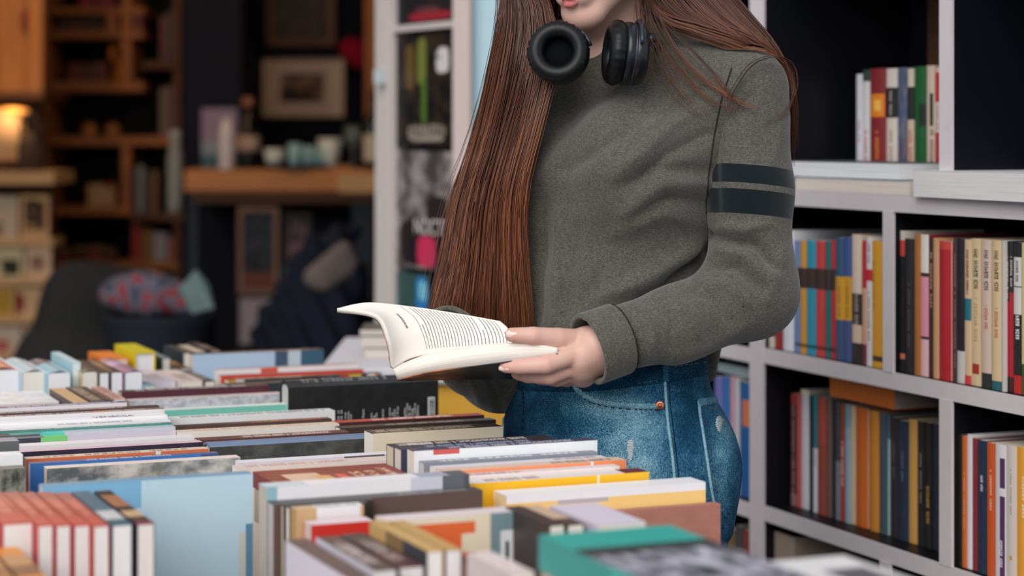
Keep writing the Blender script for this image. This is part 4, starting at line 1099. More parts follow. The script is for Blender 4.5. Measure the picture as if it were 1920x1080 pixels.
# seams: armhole and cuff joins
thread = M((44, 42, 36), .9, .1)
SS = Surf(np.concatenate([Vs, slL[0]]), np.concatenate([Qs, slL[1] + len(Vs)]))
for ln in ([(1372, 128), (1352, 190), (1338, 260), (1328, 330), (1324, 400)],):
    pts = SS.line(ln, 5, .0004)
    if len(pts) > 2: MB().tube(pts, .0011, 6).build('seam', thread, sweater, True)
def ring(p, ax, r, n=40):
    ax = Vector(ax).normalized(); a = ax.orthogonal().normalized(); b = ax.cross(a)
    return [Vector(p) + (a * math.cos(2*math.pi*i/n) + b * math.sin(2*math.pi*i/n)) * r for i in range(n)]
for wr, el in ((WR_L, EL_L), (WR_R, EL_R)):
    ax = (wr - el) / np.linalg.norm(wr - el)
    MB().tube(ring(wr - ax * .0335, ax, .0445), .0013, 6, closed=True).build('seam', thread, sweater, True)
# collar
NB = W(1150, 62, .028)
MB().tube([Vector(NB) + Vector((.062 * math.cos(a), .058 * math.sin(a), -.002 - .012 * (-math.sin(a) * .7 - math.cos(a) * .5))) for a in np.linspace(0, 2*math.pi, 48, endpoint=False)], .0065, 8, closed=True).build('collar', sweater_m, sweater, True)

# ---- jeans
je = Field(.005)
rows = [(634, 1150, 0, .140, .110, R60), (700, 1150, 0, .146, .116, R60), (740, 1144, 0, .153, .123, R60), (800, 1138, 0, .163, .132, R60), (860, 1135, 0, .170, .137, R60), (920, 1136, 0, .172, .138, R60), (960, 1138, 0, .170, .134, R60)]
je.add(loft([(wz(r[0]), wx(r[1]), PY + r[2], r[3], r[4], r[5]) for r in rows]), 0)
L6 = np.array([math.cos(R60), -math.sin(R60), 0]); F6 = np.array([-math.sin(R60), -math.cos(R60), 0])
hc = np.array([wx(1146), PY, 0])
for s_ in (1, -1):
    h0 = hc + L6 * .085 * s_ - F6 * .03; h0[2] = .86
    kn = hc + L6 * .092 * s_ + F6 * .012; kn[2] = .48
    an = hc + L6 * .10 * s_ - F6 * .01; an[2] = .10
    je.add(capsule(h0, kn, .096, .064), .04); je.add(capsule(kn, an, .064, .056), .02)
    bu = hc + L6 * .07 * s_ - F6 * .035; bu[2] = wz(870)
    je.add(ellipsoid(bu, (.076, .076, .09)), .05)
Vj, Qj = je.mesh(2)
JF = [([(960, 800), (1060, 820), (1160, 815)], 12, -1.6), ([(960, 830), (1060, 845), (1150, 835)], 10, 1.4), ([(1040, 880), (1120, 900), (1200, 890)], 12, -1.4), ([(930, 860), (1000, 870)], 10, 1.2),
      ([(1262, 800), (1275, 860), (1262, 900)], 9, -2), ([(1360, 760), (1340, 860), (1350, 950)], 10, -1.6)]
Vj = folds(Vj, Qj, JF)
t = NT('denim')
vec = t.coord('Object', (1, 1, 1)); big = t.noise(vec, 9, 3); mid = t.noise(vec, 38, 4, .7)
wv = t.n('ShaderNodeTexWave', wave_type='BANDS', bands_direction='DIAGONAL'); wv.inputs['Scale'].default_value = 300; wv.inputs['Distortion'].default_value = 2.0; wv.inputs['Detail'].default_value = 1
t.l(vec, wv.inputs['Vector'])
fine = t.noise(t.coord('Object', (1300, 1300, 500)), 1.0, 2, .6)
f = t.math('ADD', t.math('ADD', t.math('MULTIPLY', fine, .60), t.math('MULTIPLY', mid, .20)), t.math('ADD', t.math('MULTIPLY', big, .12), t.math('MULTIPLY', wv.outputs['Fac'], .12)))
fade = t.n('ShaderNodeAttribute', attribute_name='fade')
f = t.math('ADD', f, t.math('MULTIPLY', fade.outputs['Fac'], .16))
dcol = t.ramp(f, [(.42, lin((5, 32, 54))), (.53, lin((16, 66, 98))), (.62, lin((52, 114, 144))), (.72, lin((150, 186, 198)))])
t.bump(fine, .4, .0005); denim = t.fin(dcol, .85, .15)
P = to_px(Vj)
def spot(cx, cy, sx, sy): return np.exp(-((P[:, 0] - cx) / sx)**2 - ((P[:, 1] - cy) / sy)**2)
fade_v = .8 * spot(1190, 800, 60, 50) + .6 * spot(1130, 760, 70, 25) + .6 * spot(1160, 880, 90, 50) + .5 * spot(1355, 850, 22, 90) + .4 * spot(1215, 900, 40, 60) - .5 * spot(950, 790, 40, 80) - .35 * spot(1290, 780, 25, 70)
me = np_mesh('jeans', Vj, Qj); vattr(me, 'fade', fade_v)
jeans = link('jeans', me, denim, person, True)
jeans['label'] = 'faded blue denim jeans'
JS = Surf(Vj, Qj)
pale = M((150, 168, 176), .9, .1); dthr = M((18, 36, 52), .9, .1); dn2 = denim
def strip(pts_px, w, mat, name, parent=None, h=.0022, step=6):
    pts = JS.line(smooth_poly(pts_px, 6).tolist(), step, .0)
    if len(pts) < 3: return
    # flat welt following the surface
    mb = MB(); rr = []
    pts = [p for p in pts]
    c = Vector((0, 0, CZ))
    vsx = []; 
    for i, p in enumerate(pts):
        tt = (pts[min(i+1, len(pts)-1)] - pts[max(i-1, 0)]).normalized(); n = (c - p).normalized(); n = (n - tt * n.dot(tt)).normalized(); s_ = tt.cross(n)
        prof = [(-1, -.5), (-.8, .7), (0, 1.0), (.8, .7), (1, -.5)]
        vsx += [p + s_ * (a * w / 2) + n * (b * h) for a, b in prof]
    k = 5; fs = []
    for i in range(len(pts) - 1):
        for j in range(k - 1): fs.append((i*k+j, i*k+j+1, (i+1)*k+j+1, (i+1)*k+j))
    mb.add(vsx, fs); o = mb.build(name, mat, parent or jeans, True); return o
def stitch(pts_px, mat, r=.0006, name='stitching', parent=None):
    pts = JS.line(smooth_poly(pts_px, 6).tolist(), 4, .0020)
    mb = MB(); i = 0
    while i + 1 < len(pts):
        mb.tube([pts[i], pts[i+1]], r, 5); i += 2
    if mb.v: mb.build(name, mat, parent or jeans, True)
me.update()
def jpart_denim(o, val):
    if o is not None: vattr(o.data, 'fade', np.full(len(o.data.vertices), val))
    return o
# waistband, side seam, front pocket, back pocket, fly
wb = jpart_denim(strip([(1342, 684), (1300, 690), (1250, 699), (1190, 708), (1130, 716), (1070, 722), (1000, 722), (950, 716)], .026, denim, 'waistband', h=.003), -.3)
stitch([(1340, 676), (1300, 682), (1250, 690)], M((120, 110, 96), .9), parent=wb); stitch([(1342, 694), (1300, 700), (1250, 710), (1190, 720)], M((120, 110, 96), .9), parent=wb)
bl_ = jpart_denim(strip([(1246, 682), (1249, 715)], .009, denim, 'belt_loop', h=.006), .1)
ss = jpart_denim(strip([(1246, 690), (1248, 740), (1252, 790), (1260, 850), (1266, 910), (1272, 960)], .004, denim, 'side_seam', h=.003), 1.2)
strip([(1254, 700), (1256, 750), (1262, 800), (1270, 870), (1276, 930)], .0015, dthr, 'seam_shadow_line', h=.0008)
pk = jpart_denim(strip([(1072, 712), (1086, 734), (1110, 749), (1145, 757), (1190, 761), (1240, 762)], .0085, denim, 'front_pocket', h=.0028), .9)
stitch([(1074, 722), (1090, 742), (1112, 756), (1146, 764), (1190, 768), (1240, 769)], M((34, 50, 62), .9), .0007, parent=pk); stitch([(1078, 714), (1092, 733), (1114, 746), (1148, 753), (1190, 756), (1240, 757)], M((34, 50, 62), .9), .0005, parent=pk)
bp = jpart_denim(strip([(1380, 744), (1350, 750), (1308, 757)], .012, denim, 'back_pocket', h=.003), .5)
jpart_denim(strip([(1310, 752), (1313, 780), (1318, 810), (1327, 870), (1336, 930), (1348, 985)], .004, denim, 'pocket_edge', h=.003, parent=bp), 1.1)
stitch([(1316, 762), (1345, 757), (1372, 752)], M((60, 66, 70), .9), parent=bp); stitch([(1322, 780), (1326, 820), (1335, 880), (1343, 930)], M((60, 66, 70), .9), parent=bp)
fl_ = jpart_denim(strip([(948, 716), (946, 760), (944, 810), (946, 860)], .004, denim, 'fly_edge', h=.002), 1.0)
stitch([(982, 722), (984, 770), (980, 810)], dthr, .0009)
stitch([(1344, 952), (1362, 975), (1374, 992)], M((34, 50, 62), .9))
# rivet
p = JS.hit(1236, 761, .0035)
if p is not None:
    nrm = (Vector((0, 0, CZ)) - p).normalized(); Mx = Matrix.Translation(p) @ nrm.to_track_quat('Z', 'Y').to_matrix().to_4x4()
    MB().lathe([(.0055, -.002), (.0055, .0006), (.0048, .0012), (.0030, .0008), (.0024, .0018), (.0008, .0026)], 18, Mx).build('rivet', M((196, 120, 92), .35, .5, .9), jeans, True)
# frayed patches
def fray(poly, name='frayed_patch'):
    mb = MB()
    xs = [q[0] for q in poly]; ys = [q[1] for q in poly]
    y = min(ys)
    while y < max(ys):
        # horizontal threads across the tear
        f_ = (y - min(ys)) / (max(ys) - min(ys)); half = (max(xs) - min(xs)) / 2 * (1.15 - .6 * f_) * math.sin(math.pi * (f_ * .9 + .08)) ** .6 * random.uniform(.75, 1.1); cx = (min(xs) + max(xs)) / 2 + random.uniform(-1, 1)
        pts = [JS.hit(cx + half * k, y + random.uniform(-.4, .4), .0008 + random.uniform(0, .0006)) for k in (-1, -.3, .4, 1)]
        if all(pt is not None for pt in pts): mb.tube(pts, .0005, 4)
        y += 1.9
    if mb.v: mb.build(name, M((206, 214, 216), .95, .05), jeans, True)
fray([(1174, 826), (1190, 866)]); fray([(1340, 782), (1356, 812)])
# shoes
for s_ in (1, -1):
    ac = hc + L6 * .10 * s_
    sf = Field(.005); a0 = ac - F6 * .05; a1 = ac + F6 * .14; a0[2] = .05; a1[2] = .038
    sf.add(capsule(a0, a1, .046, .036), 0); a2 = ac.copy(); a2[2] = .10; sf.add(capsule(a2, a0, .045, .045), .03)
    sf.add((lambda x, y, z: z - 0.0, None, None), .004, 'n')
    Vx, Qx = sf.mesh(1); Vx[:, 2] = np.maximum(Vx[:, 2], .001); link('shoe', np_mesh('shoe', Vx, Qx), M((206, 202, 198), .6), person, True)

# ---- skin: head, neck, arms inside the sleeves, hands: one mesh
yaw = math.radians(38); pit = math.radians(24)
hf = np.array([-math.sin(yaw) * math.cos(pit), -math.cos(yaw) * math.cos(pit), -math.sin(pit)])
hl = np.array([math.cos(yaw), -math.sin(yaw), 0]); hu = np.cross(hl, hf) ; hu = hu if hu[2] > 0 else -hu
HR = np.stack([hl, hf, hu], 1)                     # local x: her left, y: forward, z: up
CH = W(1092, 43, -.085)                            # chin point
HC = CH - HR @ np.array([0, .080, -.112])
def H(x, y, z): return HC + HR @ np.array([x, y, z])
bd = Field(.0026)
bd.add(ellipsoid(H(0, -.012, .038), (.074, .096, .092), HR), 0)
bd.add(ellipsoid(H(0, .030, -.028), (.060, .062, .075), HR), .03)
for s_ in (1, -1):
    bd.add(capsule(H(.050*s_, -.005, -.050), H(.016*s_, .070, -.100), .018, .014), .03)
    bd.add(ellipsoid(H(.036*s_, .066, -.028), (.022, .018, .020), HR), .025)
    bd.add(ellipsoid(H(.074*s_, -.012, -.005), (.008, .016, .030), HR), .008)
    bd.add(ellipsoid(H(.030*s_, .082, .022), (.022, .008, .006), HR), .012)
bd.add(ellipsoid(H(0, .076, -.104), (.020, .016, .015), HR), .022)
bd.add(capsule(H(0, .086, .012), H(0, .108, -.028), .0065, .0095), .012)
for s_ in (1, -1): bd.add(ellipsoid(H(.010*s_, .098, -.034), (.0075, .009, .0065), HR), .006)
for s_ in (1, -1): bd.add(ellipsoid(H(.031*s_, .092, .004), (.017, .015, .011), HR), .006, 'n')
bd.add(capsule(H(-.016, .086, -.074), H(.016, .086, -.074), .008, .008), .012)
bd.add(ellipsoid(H(0, .078, -.056), (.024, .014, .022), HR), .02)
NK = W(1158, 70, .03)
bd.add(capsule(H(0, -.022, -.055), NK, .052, .054), .02)
bd.add(capsule(NK, W(1165, 200, .02), .07, .09), .04)
bd.add(capsule(W(1240, 130, -.0), SH_L, .035, .036), .03); bd.add(capsule(W(1090, 140, .07), SH_R, .035, .036), .03)
bd.add(capsule(NK, W(1235, 130, 0), .05, .04), .03); bd.add(capsule(NK, W(1085, 140, .07), .05, .04), .03)
for a, b, c in ((SH_L, EL_L, WR_L), (SH_R, EL_R, WR_R)):
    bd.add(capsule(a, b, .040, .036), .02); bd.add(capsule(b, c, .037, .026), .02)
# left hand holding the book
def hand(wr, palm, fingers, thumb):
    for q, r1, r2 in palm: bd.add(capsule(wr, q, r1, r2), .012)
    for a, b in zip(palm[:-1], palm[1:]): bd.add(capsule(a[0], b[0], a[2], b[2]), .01)
    for ch in fingers + [thumb]:
        for (p, r), (q, r2) in zip(ch[:-1], ch[1:]): bd.add(capsule(p, q, r, r2), .0022)
wl = W(1126, 656, -.192)
FL = [
 [(W(1084, 662, -.212), .0130), (W(1024, 684, -.232), .0112), (W(976, 687, -.228), .0096), (W(949, 687, -.222), .0084)],
 [(W(1086, 683, -.204), .0120), (W(1032, 706, -.212), .0100), (W(990, 705, -.19), .0088), (W(970, 701, -.172), .0078)],
 [(W(1088, 694, -.194), .0115), (W(1046, 711, -.192), .0094), (W(1012, 709, -.168), .0082), (W(995, 705, -.15), .0074)],
 [(W(1092, 702, -.182), .0105), (W(1062, 713, -.172), .0084), (W(1036, 711, -.15), .0074), (W(1022, 707, -.136), .0066)],
]
TH = [(W(1094, 642, -.195), .0165), (W(1046, 636, -.212), .0140), (W(1000, 630, -.226), .0112), (W(960, 628, -.228), .0092)]
hand(wl, [(W(1088, 672, -.208), .026, .0175), (W(1090, 686, -.198), .026, .017), (W(1092, 698, -.184), .024, .0155), (W(1094, 643, -.195), .024, .0165)], FL, TH)
# right hand supporting the far side of the book
wr2 = W(838, 640, -.06)
FR = [[(W(800 - i * 2, 628 + i * 14, -.075 + i * .003), .0105), (W(768, 622 + i * 15, -.095), .0092), (W(748, 620 + i * 16, -.112), .0082), (W(738, 622 + i * 16, -.128), .0072)] for i in range(4)]
TR = [(W(815, 618, -.07), .014), (W(790, 604, -.09), .012), (W(770, 600, -.10), .0105), (W(757, 600, -.108), .009)]
hand(wr2, [(W(800, 632, -.076), .024, .0165), (W(797, 655, -.07), .024, .0165), (W(796, 670, -.066), .022, .014), (W(815, 620, -.07), .022, .015)], FR, TR)
Vb, Qb = bd.mesh(2)
t = NT('skin'); vec = t.coord('Object')
n1 = t.noise(vec, 90, 3); n2 = t.noise(vec, 14, 2)
fk = t.n('ShaderNodeAttribute', attribute_name='flush')
base = t.mix(n2, lin((206, 162, 146)), lin((216, 178, 166)))
col = t.mix(fk.outputs['Fac'], base, lin((200, 122, 112)))
t.bump(n1, .1, .0004); t.b.inputs['Subsurface Weight'].default_value = .12; t.b.inputs['Subsurface Radius'].default_value = (.01, .004, .002)
skin = t.fin(col, .5, .35)
fl_v = np.zeros(len(Vb))
for ch in FL + [TH]:
    for (p, r), w_ in zip(ch[1:], (.5, .4, .55)):
        fl_v += w_ * np.exp(-(np.linalg.norm(Vb - p, axis=1) / .010)**2)
me = np_mesh('body', Vb, Qb); vattr(me, 'flush', np.clip(fl_v, 0, .8))
body = link('body', me, skin, person, True); body['label'] = 'fair skin of face, neck and hands'
# lips, eyes, brows
lipm = M((196, 112, 110), .4, .4)
lf = Field(.0016)
for s_ in (1, -1):
    lf.add(capsule(H(.003*s_, .0965, -.0795), H(.019*s_, .087, -.0765), .0052, .0022), .003)
    lf.add(capsule(H(.004*s_, .0975, -.0705), H(.020*s_, .0875, -.0745), .0040, .0020), .003)
Vl, Ql = lf.mesh(1); link('lips', np_mesh('lips', Vl, Ql), lipm, body, True)
for s_ in (1, -1):
    ef = Field(.0016); ef.add(ellipsoid(H(.031*s_, .079, .003), (.0125, .0115, .0115), HR), 0)
    Ve, Qe = ef.mesh(1); e_ = link('eye', np_mesh('eye', Ve, Qe), M((226, 222, 218), .2, .5), body, True)
    ifd = Field(.001); ifd.add(ellipsoid(H(.031*s_, .0885, .0005), (.0055, .0028, .0055), HR), 0)
    Vi, Qi = ifd.mesh(0); link('iris', np_mesh('iris', Vi, Qi), M((60, 40, 28), .15, .5), e_, True)
    MB().tube([H(.012*s_, .093, .020), H(.028*s_, .0925, .0255), (H(.046*s_, .080, .022))], [.0026, .003, .0012], 6).build('eyebrow', M((70, 42, 30), .8), body, True)
    lid = Field(.0014); lid.add(ellipsoid(H(.031*s_, .0795, .0065), (.0138, .0128, .0098), HR), 0); Vd_, Qd_ = lid.mesh(1); link('eyelid', np_mesh('eyelid', Vd_, Qd_), skin, body, True)
# nails
nailm = M((240, 208, 196), .25, .5)
def nail(tip, prev, up, w, l, r=.0092):
    tip, prev = Vector(tip), Vector(prev); ax = (tip - prev).normalized(); up = Vector(up); up = (up - ax * up.dot(ax)).normalized(); sd = ax.cross(up)
    mb = MB(); vsx = []; fs = []
    for i in range(6):
        f_ = i / 5; ww = w * (1 - .35 * f_**3) * (1 if i else .8)
        for j in range(7):
            g_ = j / 6 * 2 - 1
            vsx.append(tip + ax * (l * (f_ - .45)) + sd * (ww * .5 * g_) + up * (r + .0003 - .0030 * g_ * g_ - .0010 * f_))
    for i in range(5):
        for j in range(6): fs.append((i*7+j, i*7+j+1, (i+1)*7+j+1, (i+1)*7+j))
    mb.add(vsx, fs); o = mb.build('fingernail', nailm, body, True)
    md = o.modifiers.new('thick', 'SOLIDIFY'); md.thickness = .0008
    return o
nail(TH[3][0], TH[2][0], (-.05, -1, .25), .0125, .0145, .0093)
nail(FL[0][3][0], FL[0][2][0], (.05, -.9, -.35), .0105, .0135, .0085)
# ------------------------------------------------------------------ hair
def strands(guides_l, guides_r, N, rad, depth, clump, seed, tlen=(.85, 1.0), jit=5.0, push=None, nseg=26, bias=1.0):
    """guides: lists of (px, py, dy); strands are blends of the two outline guides with depth layering"""
    r = np.random.default_rng(seed)
    GL, GR = smooth_poly(guides_l, 8), smooth_poly(guides_r, 8)
    n = len(GL); out = []
    ncl = max(4, N // clump); cs = r.random(ncl); cph = r.random((ncl, 4)) * 6.28
    for i in range(N):
        c = r.integers(ncl); s_ = np.clip(cs[c] + r.normal(0, .018), 0, 1) ** bias
        d = r.random()
        tt = np.linspace(0, 1, n)
        w = s_ + .05 * np.sin(tt * 3 + cph[c, 0]) * tt + .02 * np.sin(tt * 9 + cph[c, 1]) * tt
        P = GL * (1 - w)[:, None] + GR * w[:, None]
        P = P + 0
        P[:, 0] += jit * (np.sin(tt * 6 + cph[c, 2]) * .6 + r.normal(0, .6)) * tt
        P[:, 2] -= depth * math.sin(math.pi * np.clip(s_, .04, .96)) * (d - .35) * (.3 + .7 * np.sin(np.pi * np.clip(tt * .8 + .15, 0, 1)))
        L = r.uniform(*tlen); k = max(4, int(n * L)); P = P[:k]
        idx = np.linspace(0, k - 1, nseg); lo_ = np.floor(idx).astype(int); hi_ = np.minimum(lo_ + 1, k - 1); fr = (idx - lo_)[:, None]
        P = P[lo_] * (1 - fr) + P[hi_] * fr
        Yv = PY + P[:, 2]
        X = np.stack([(P[:, 0] - 960) / FPX * Yv, Yv, CZ - (P[:, 1] - HOR) / FPX * Yv], 1)
        out.append((X, rad * r.uniform(.6, 1.3), r.random() * .6 + .4 * (cph[c, 3] / 6.28)))
    return out

def push_out(S, fields, m=.004):
    X = np.concatenate([s[0] for s in S]); 
    for f in fields:
        for it in range(3):
            d = f.ev(X); bad = d < m
            if not bad.any(): break
            e = 1e-3; B = X[bad]
            g = np.stack([f.ev(B + np.eye(3)[i] * e) - f.ev(B - np.eye(3)[i] * e) for i in range(3)], 1)
            g /= np.linalg.norm(g, axis=1)[:, None] + 1e-9
            X[bad] = B + g * np.clip(m - d[bad], 0, .03)[:, None]
    k = 0; out = []
    for x, r_, t_ in S: out.append((X[k:k+len(x)], r_, t_)); k += len(x)
    return out

def strand_mesh(name, S):
    Vv, Qv, tn, al = [], [], [], []
    base = 0
    for X, r_, t_ in S:
        n = len(X); T = np.gradient(X, axis=0); T /= np.linalg.norm(T, axis=1)[:, None] + 1e-9
        a = np.cross(T, [0, 1, .01]); a /= np.linalg.norm(a, axis=1)[:, None] + 1e-9; b = np.cross(T, a)
        prof = r_ * np.clip(np.minimum(np.linspace(0, 1, n) * 12 + .5, (1 - np.linspace(0, 1, n)) * 5 + .12), 0, 1)
        ring = np.stack([X + (a * math.cos(k * 2.0944) + b * math.sin(k * 2.0944)) * prof[:, None] for k in range(3)], 1).reshape(-1, 3)
        Vv.append(ring); i = np.arange(n - 1)
        for k in range(3):
            k2 = (k + 1) % 3
            Qv.append(np.stack([i*3+k, i*3+k2, (i+1)*3+k2, (i+1)*3+k], 1) + base)
        tn.append(np.full(n * 3, t_)); al.append(np.repeat(np.linspace(0, 1, n), 3)); base += n * 3
    me = np_mesh(name, np.concatenate(Vv), np.concatenate(Qv)); vattr(me, 'tone', np.concatenate(tn)); vattr(me, 'along', np.concatenate(al))
    return me
t = NT('auburn_hair')
tone = t.n('ShaderNodeAttribute', attribute_name='tone').outputs['Fac']; al = t.n('ShaderNodeAttribute', attribute_name='along').outputs['Fac']
c1 = t.ramp(tone, [(0, lin((32, 19, 17))), (.5, lin((70, 41, 32))), (1, lin((120, 76, 55)))])
c2 = t.ramp(tone, [(0, lin((56, 31, 24))), (.5, lin((110, 64, 43))), (1, lin((166, 106, 70)))])
col = t.mix(t.ramp(al, [(.25, (0, 0, 0, 1)), (.75, (1, 1, 1, 1))]), c1, c2)
t.b.inputs['Anisotropic'].default_value = .5
hair_m = t.fin(col, .42, .45)
# skull cap strands over the whole head, then the two curtains
SK = [H(0, -.012, .038)]
cap = []
rr = np.random.default_rng(3)
for i in range(900):
    # from the parting down the head side and the back
    side = rr.choice((-1, 1)); f0 = rr.uniform(-.085, .092)
    az = rr.uniform(.0, 1.0)
    pts = []
    for k in range(12):
        u = k / 11
        th = u * 2.0
        ry = f0 * (1 - .0 * u)
        base_y = -.012; rx_, ry_, rz_ = .082, .104, .100
        yy = np.clip(ry, -.095, .097); sc = math.sqrt(max(.02, 1 - (yy / ry_)**2))
        x = side * rx_ * sc * math.sin(th); z = .038 + rz_ * sc * math.cos(th)
        if yy > .03: x *= 1 + .10 * u
        pts.append(H(x, base_y + yy - .02 * u, z))
    cap.append((np.array(pts), .0016, rr.random()))
# back of the head
for i in range(500):
    az = rr.uniform(-1.5, 1.5); pts = []
    for k in range(12):
        u = k / 11; th = u * 2.1
        pts.append(H(.082 * math.sin(th) * math.sin(az), -.012 - .106 * math.sin(th) * math.cos(az), .038 + .101 * math.cos(th)))
    cap.append((np.array(pts), .0018, rr.random()))
gl = [(1075, -347, -.08), (985, -258, -.045), (955, -150, -.015), (945, -60, -.02), (940, 30, -.03), (920, 140, -.02), (893, 260, .0), (858, 380, .0), (838, 490, -.01), (812, 600, -.02), (808, 650, -.02)]
gr = [(1072, -346, -.12), (1000, -262, -.115), (982, -180, -.085), (988, -90, -.065), (1036, 30, -.075), (1038, 130, -.112), (1012, 240, -.125), (984, 360, -.125), (984, 480, -.105), (994, 590, -.085), (996, 655, -.075)]
S1 = strands(gl, gr, 2400, .00085, .05, 12, 11, (.95, 1.0), 9)
inner_l = [(p[0] + 14, p[1], p[2] + .035) for p in gl]; inner_r = [(p[0] - 10, p[1], p[2] + .03) for p in gr]
S2 = strands(inner_l, inner_r, 500, .0026, .02, 8, 12, (.9, .97), 3)
# loose tips and flyaways on the left outline
fl_l = [(p[0] - 10 - 10 * math.sin(i), p[1], p[2]) for i, p in enumerate(gl)]
S3 = strands(fl_l, gl, 60, .00035, .02, 3, 13, (.8, 1.02), 12)
# right curtain: over the shoulder and down the back
hl_ = [(1082, -347, -.12), (1170, -262, -.135), (1192, -150, -.115), (1208, -30, -.085), (1242, 22, -.085), (1305, 45, -.09), (1392, 76, -.10), (1446, 124, -.075), (1458, 240, -.0)]
hr_ = [(1100, -344, -.03), (1215, -265, -.01), (1285, -150, .02), (1342, -48, .02), (1395, 20, -.01), (1448, 82, -.04), (1478, 145, -.04), (1489, 220, -.02), (1484, 330, .02)]
S4 = strands(hl_, hr_, 1300, .00085, .03, 14, 14, (.62, 1.0), 9, bias=.7)
S4b = strands([(p[0] + 16, p[1] - 10, p[2] + .02) for p in hl_], hr_, 260, .0022, .02, 8, 15, (.7, .95), 3, bias=.8)
S4 = [(x, r_, t_ * .62) for x, r_, t_ in S4]; S4b = [(x, r_, t_ * .5) for x, r_, t_ in S4b]
# fine hairs slipping down over the near shoulder
S4 += strands([(p[0] - 6, p[1] + 26, p[2] - .012) for p in hl_[2:]], [(p[0], p[1] + 8, p[2] - .01) for p in hl_[2:]], 130, .00045, .01, 5, 18, (.4, .95), 14)
# back fall behind the shoulders
bl1 = [(1110, -330, .0), (1190, -160, .10), (1250, 0, .17), (1290, 150, .17), (1310, 300, .18), (1310, 450, .18)]
br1 = [(1120, -330, -.02), (1260, -150, .06), (1350, 0, .09), (1400, 130, .08), (1420, 300, .10), (1420, 450, .10)]
S5 = strands(bl1, br1, 350, .0024, .02, 8, 16, (.85, 1.0), 4)
# wisps over the near shoulder
wsp = []
for a in ([(1205, 10, -.10), (1212, 60, -.12), (1235, 130, -.135), (1290, 200, -.135), (1345, 225, -.135)], [(1222, 20, -.10), (1250, 80, -.12), (1300, 140, -.13), (1380, 190, -.15), (1425, 200, -.155)],
          [(1240, 40, -.11), (1290, 90, -.125), (1340, 150, -.14), (1360, 200, -.15), (1350, 232, -.15)], [(1360, 180, -.15), (1400, 120, -.15), (1450, 104, -.13), (1478, 130, -.10), (1476, 180, -.10), (1430, 232, -.14), (1370, 232, -.15)],
          [(1200, 0, -.10), (1198, 60, -.13), (1206, 120, -.14), (1215, 160, -.14)], [(1190, -10, -.10), (1192, 40, -.13), (1210, 90, -.16), (1232, 110, -.16)], [(1212, 0, -.10), (1222, 50, -.12), (1260, 120, -.13), (1330, 190, -.135), (1420, 205, -.155)]):
    b_ = [(x + 14, y + 4, z) for x, y, z in a]
    wsp += strands(a, b_, 16, .00034, .008, 4, len(wsp) + 40, (.6, 1.0), 16)
S6 = strands([(1070, -330, -.02), (1000, -150, .05), (975, 0, .06), (965, 150, .10), (950, 300, .14)], [(1110, -330, .0), (1120, -150, .10), (1110, 0, .12), (1090, 120, .16), (1060, 300, .17)], 320, .0026, .02, 8, 17, (.85, 1.0), 4)
allS = push_out(S1 + S2 + S3 + S4 + S4b + wsp, [sw], .004) + S5 + S6
ARM = Field(.005); ARM.add(capsule(SH_L, EL_L, .057, .055), 0); ARM.add(capsule(SH_R, EL_R, .057, .055), 0)
allS = push_out(allS, [ARM], .003) + cap
allS = [(np.where((x[:, 2:3] < wz(545)) & (x[:, 1:2] < PY + .02), np.stack([x[:, 0], np.maximum(x[:, 1], PY - .112), x[:, 2]], 1), x), r_, t_) for x, r_, t_ in allS]
hair = link('hair', strand_mesh('hair', allS), hair_m, person, False)
hair.data.polygons.foreach_set('use_smooth', [True] * len(hair.data.polygons))
hair['label'] = 'long straight auburn hair'; hair['kind'] = 'stuff'

# ------------------------------------------------------------------ headphones worn round the neck
hp = empty('headphones', tuple(W(1150, 90, -.06)), 'black over ear headphones resting around the neck of the reader', 'headphones')
leather = M((7, 9, 13), .42, .3, 0, .2); shell = M((17, 20, 26), .3, .45, 0, .05); gloss = M((60, 66, 76), .25, .5, .6)
def cup(c, axis, r, name_r=1.0):
    """axis points from the shell to the cushion"""
    Mx = Matrix.Translation(Vector(c)) @ Vector(axis).normalized().to_track_quat('Z', 'Y').to_matrix().to_4x4()
    # cushion: puffy ring with wrinkles
    n, m = 72, 18; vsx = []; fs = []
    for i in range(n):
        a = 2 * math.pi * i / n
        for j in range(m):
            b = 2 * math.pi * j / m
            rr_ = r * .72 + r * .28 * math.cos(b) + (.0009 * math.sin(i * 2.2) * max(0, math.cos(b)) + .0004 * math.sin(i * 3.1 + j))
            z = .012 * math.sin(b)
            vsx.append(Mx @ Vector((rr_ * math.cos(a), rr_ * math.sin(a), z + .010)))
    for i in range(n):
        for j in range(m): fs.append((i*m+j, ((i+1)%n)*m+j, ((i+1)%n)*m+(j+1)%m, i*m+(j+1)%m))
    MB().add(vsx, fs).build('ear_cushion', leather, hp, True)
    MB().lathe([(r * .60, .0), (r * .55, .004), (.001, .0045)], 32, Mx).build('speaker_cloth', M((8, 10, 15), .9, .1), hp, True)
    MB().lathe([(r * .90, .002), (r * .98, -.001), (r * .98, -.008), (r * .93, -.010), (r * .93, -.012), (r * .95, -.013), (r * .93, -.022), (r * .80, -.028), (r * .5, -.030), (.001, -.030)], 40, Mx).build('ear_shell', shell, hp, True)
    MB().lathe([(r * .955, -.0095), (r * .955, -.0125), (r * .93, -.0125)], 40, Mx).build('trim_ring', gloss, hp, True)
    # yoke
    pts = [Mx @ Vector((r * 1.04 * math.cos(a), r * 1.04 * math.sin(a), -.016)) for a in np.linspace(math.pi * .1, math.pi * .9, 16)]
    MB().tube(pts, .0026, 8).build('yoke', gloss, hp, True)
    return Mx
cL = W(1048, 100, -.155); cR = W(1168, 100, -.145)
axL = (-.10, -.97, .15); axR = (-.985, -.12, .10)
ML = cup(cL, axL, .0395); MR = cup(cR, axR, .0415)
